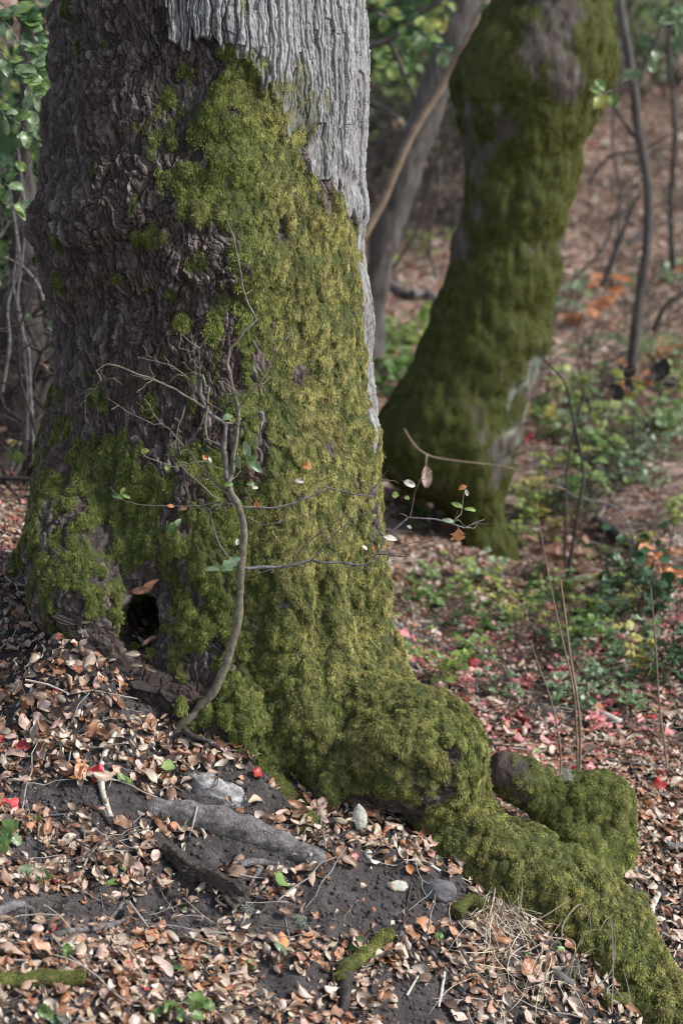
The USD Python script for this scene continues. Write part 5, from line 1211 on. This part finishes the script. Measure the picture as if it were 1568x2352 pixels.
for k, (pts, w, y, mat, lb) in enumerate([
    ([(1545, 620), (1540, 480), (1550, 300), (1535, 120), (1545, -40)], 16, 15.0, DARKB, 'dark sapling at the right picture edge behind the pale leaves'),
    ([(1400, 640), (1425, 470), (1405, 300), (1430, 130), (1420, -40)], 10, 15.5, GREYB, 'thin sapling between the mossy tree and the slim wavy tree'),
    ([(1350, 420), (1400, 360), (1480, 340), (1570, 290)], 9, 14.0, DARKB, 'thin dark branch lying level behind the slim wavy tree'),
    ([(1440, 560), (1500, 520), (1570, 500)], 12, 14.5, GREYW, 'grey fallen limb right of the slim wavy tree'),
    ([(1320, 640), (1390, 560), (1420, 470), (1500, 380)], 8, 14.0, GREYB, 'thin crooked branch rising behind the slim wavy tree'),
    ([(1500, 760), (1530, 700), (1575, 670)], 16, 12.8, DARKB, 'dark log end at the right edge above the fern'),
    ([(900, 620), (960, 520), (990, 400), (1040, 300)], 9, 13.0, DARKB, 'dark thin stem behind the grey leaning trunk'),
    ([(1000, 640), (985, 540), (1010, 420), (990, 250)], 8, 13.5, GREYB, 'pale thin stem between the grey trunk and the mossy tree'),
    ([(850, 330), (910, 300), (980, 320), (1060, 290)], 10, 13.0, DARKB, 'dark branch crossing behind the light brown dead stem'),
    ([(840, 230), (900, 260), (940, 330), (960, 420)], 9, 12.6, DARKB, 'drooping dark branch left of the light brown dead stem')]):
    pole('hillside_stem', lb, 'stem', pts, w, mat, y, .55, 6, seed=50 + k)
# leafy twigs: stem with leaves as parts
def leafy(name, label, pts, y, w, mat, n, L, W, seed, stem=GREYW, side=1.0, group=None):
    r = np.random.default_rng(seed)
    t = thing(name, label, 'branch', group)
    pw = smooth_line([at(u, v, y + r.normal(0, .03)) for u, v in pts], 6)
    obj('stem', tube(pw, np.linspace(w, w * .4, len(pw)) * px(y) / 2, 6), stem, t, smooth=True)
    mats = mat if isinstance(mat, list) else [mat]
    for i in range(n):
        k = r.integers(2, len(pw))
        u, v = project(pw[k])
        d = pw[k] - pw[k - 1]
        a = math.degrees(math.atan2(d[2], d[0])) + r.choice([-1, 1]) * r.uniform(25, 75) * side
        l_ = L * r.uniform(.65, 1.15)
        leaf_facing(u + math.cos(math.radians(a)) * l_ * .55, v - math.sin(math.radians(a)) * l_ * .55, pw[k][1] - .01, l_, l_ * W / L, a, mats[r.integers(len(mats))], 'leaf', t, 7000 + seed * 50 + i, tiltv=r.uniform(.2, 1.0))
GB = [BLUEGREEN, BLUEGREEN, GREEN]
leafy('leafy_branch', 'branch with pale elongated leaves hanging at the upper left edge', [(-30, 20), (20, 60), (60, 130), (90, 190), (112, 240)], 6.9, 6, GB, 24, 58, 25, 1)
leafy('leafy_branch', 'second pale leaved branch just under the uppermost at left', [(-30, 90), (10, 130), (40, 180), (80, 215)], 6.8, 6, GB, 16, 56, 25, 2)
leafy('leafy_branch', 'bright green leaved branch at the left edge, middle height', [(-40, 230), (10, 260), (60, 300), (105, 340)], 6.9, 5, [GREEN, YELGREEN, BLUEGREEN], 20, 50, 32, 3)
leafy('leafy_branch', 'lowest sparse leafy branch beside the left flank of the great tree', [(-20, 400), (20, 430), (40, 470), (90, 290)], 7.0, 5, [BLUEGREEN, GREEN], 12, 48, 28, 4)
leafy('leafy_branch', 'dark green leafy branch behind the pale ones at top left', [(-30, -20), (30, 30), (80, 90), (110, 170)], 7.6, 7, [GREEN, DARKGREEN], 26, 54, 30, 5)
leafy('leafy_twig', 'twig with two green leaves at the left edge above the pink seedlings', [(-40, 1060), (5, 1030), (38, 1030)], 6.2, 4, [GREEN, YELGREEN], 4, 38, 24, 6)
leafy('leafy_twig', 'twig with small leaf beside the left flank of the tree', [(-20, 760), (50, 745), (118, 738)], 6.6, 3, BLUEGREEN, 2, 30, 22, 7, BROWNB)
leafy('leafy_branch', 'branch with pale blue green leaves at the upper right corner', [(1600, 10), (1540, 60), (1500, 110), (1470, 170)], 9.5, 7, BLUEGREEN, 11, 44, 26, 8)
leafy('leafy_twig', 'leafy twig touching the right side of the mossy tree', [(1450, 180), (1410, 205), (1375, 215)], 8.9, 5, [GREEN, YELGREEN], 6, 36, 22, 9)
leafy('leafy_twig', 'twig with dark curled dead leaves right of the slim tree foot', [(1380, 880), (1440, 870), (1500, 890), (1530, 860)], 9.2, 6, DARKW, 7, 52, 34, 10, DARKB)
leafy('leafy_branch', 'green leafy branch high between the two big trees', [(820, -20), (870, 30), (950, 60), (1010, 110)], 10.5, 8, [GREEN, BLUEGREEN, GREEN, DARKGREEN, YELGREEN], 26, 48, 28, 11)
leafy('leafy_branch', 'second green leafy branch between the two big trees', [(1040, -20), (1000, 40), (940, 90), (880, 160)], 11.5, 8, [GREEN, DARKGREEN, GREEN, YELGREEN], 26, 44, 28, 12)
leafy('leafy_twig', 'small leafy twig before the light brown pole at the top', [(1080, -20), (1100, 20), (1125, 40)], 9.9, 5, GREEN, 7, 34, 22, 13)
leafy('leafy_twig', 'twig with one hanging tan dead leaf before the mossy tree foot', [(980, 1044), (978, 1065), (980, 1080)], 7.55, 4, PINKISH, 1, 66, 30, 14, BROWNB, 0.2)
# small green plants in the foreground, leaf by leaf
def sprig(label, leaves, name='green_plant'):
    t = thing(name, label, 'plant')
    for i, (u, v, L, W, a, mat, lobes) in enumerate(leaves):
        g = ground_at(u, v + L * .5)
        leaf_facing(u, v, g[1] - .02, L, W, a, mat, 'leaf', t, 8800 + i + int(u), lobes, tiltv=1.0)
    u, v = leaves[0][0], leaves[0][1]
    g = ground_at(u, v + 40)
    obj('stem', tube(smooth_line([g - [0, 0, .02], g + [0.004, 0, .015], at(u, v, g[1] - .02)], 4), .0016, 5), MOSSW, t, smooth=True)
sprig('green lobed leaf plant at the left edge over dry leaves', [(22, 1905, 64, 50, 60, GREEN, 2), (8, 1930, 46, 34, 200, GREEN, 2), (38, 1930, 40, 28, -40, BLUEGREEN, 2), (8, 1952, 40, 28, -110, GREEN, 0)])
sprig('small bright green plant left of the rotten wood', [(98, 2012, 44, 30, 100, GREEN, 2), (78, 2020, 34, 22, 190, GREEN, 2), (115, 2016, 30, 20, 10, GREEN, 2)])
sprig('pale blue green leaf lying by the small bright plant', [(60, 2002, 44, 38, 30, BLUEGREEN, 0)])
sprig('spreading green lobed plant at the bottom picture edge', [(450, 2300, 64, 46, 70, GREEN, 2), (478, 2310, 44, 34, -10, GREEN, 2), (395, 2320, 60, 40, 120, GREEN, 2), (362, 2326, 44, 30, 190, GREEN, 2), (420, 2335, 40, 26, -60, BLUEGREEN, 2), (455, 2335, 46, 26, -20, GREEN, 0)])
sprig('dark green leaf plant at lower left beside the mossy stick', [(105, 2325, 56, 34, -40, GREEN, 0), (125, 2345, 40, 24, -70, DARKGREEN, 0)])
sprig('small green leaf standing by the grey branch fork', [(155, 2185, 40, 26, -80, GREEN, 2), (140, 2178, 28, 18, 200, BLUEGREEN, 0)])
sprig('single narrow green leaf on leaves right of the rotten wood', [(645, 2180, 50, 18, -45, BLUEGREEN, 0)])
sprig('small green leaf above the twig on the left', [(85, 1882, 28, 14, 100, GREEN, 0)])
sprig('little green leaf under the white leaf on the right', [(1008, 2150, 26, 20, 0, GREEN, 0)])
# broken dark bark plates left of and under the hollow, parts of the great tree
for i, (u, v, w, h_, a) in enumerate([(170, 1460, 70, 26, -25), (205, 1490, 60, 34, -35), (240, 1500, 44, 50, -60), (262, 1530, 40, 46, -75), (225, 1535, 60, 30, -40), (180, 1515, 54, 26, -30), (285, 1560, 60, 34, -35), (330, 1580, 70, 30, -28), (385, 1600, 60, 28, -30), (150, 1425, 60, 24, -20)]):
    r = np.random.default_rng(600 + i)
    hw, hh = w / 2 * px(5.5), h_ / 2 * px(5.5)
    n_ = 9; tt = np.sort(r.uniform(0, 2 * np.pi, n_))
    from shapely.geometry import Polygon
    pg = Polygon(np.stack([np.cos(tt) * hw * r.uniform(.8, 1.15, n_), np.sin(tt) * hh * r.uniform(.75, 1.2, n_)], 1)).convex_hull
    me = trimesh.creation.extrude_polygon(pg, 0.014, engine='earcut').subdivide().subdivide().subdivide()
    vv = np.array(me.vertices); vv[:, 2] += 0.008 * (ridge(vv, (14, 110, 10), 9 + i) - .5) + 0.02 * (fbm(vv * 22 + i, 2, 4) - .5)
    ca, sa = math.cos(math.radians(a)), math.sin(math.radians(a))
    x_ = np.array([ca, r.normal(0, .1), sa]); nn_ = np.array([r.normal(0, .25), -1, .35 + r.normal(0, .15)]); x_ /= np.linalg.norm(x_); nn_ -= x_ * nn_.dot(x_); nn_ /= np.linalg.norm(nn_)
    base = at(u, v, 5.6)
    for _ in range(8):
        dd = ray(u, v); base = base + dd / np.linalg.norm(dd) * float(sdf_tree(base[None])[0])
    obj('bark_plate', xf((vv, me.faces), np.stack([x_, np.cross(nn_, x_), nn_], 1), base + nn_ * .001), DARKW, TREE, smooth=40)
# dead leaves in the hollow
for i, (u, v, y, L, a, lb) in enumerate([(345, 1345, 5.44, 56, 40, 'rust brown dead leaf stuck above the hollow between the roots'), (322, 1357, 5.44, 50, 185, 'flat dead leaf wedged across the top of the hollow'), (345, 1470, 5.50, 44, 30, 'dead leaf lying in the mouth of the hollow'), (305, 1502, 5.43, 44, 175, 'pale curled leaf below the hollow, left one'), (315, 1528, 5.42, 30, 0, 'small pale leaf below the hollow'), (345, 1535, 5.42, 36, -30, 'curled leaf right under the hollow')]):
    leaf_facing(u, v, y, L, L * .4, a, RUSSET if i < 3 else TAN, 'fallen_leaf', '/World', 9100 + i, 0, .4, .8, .4, label=lb, cat='leaf')
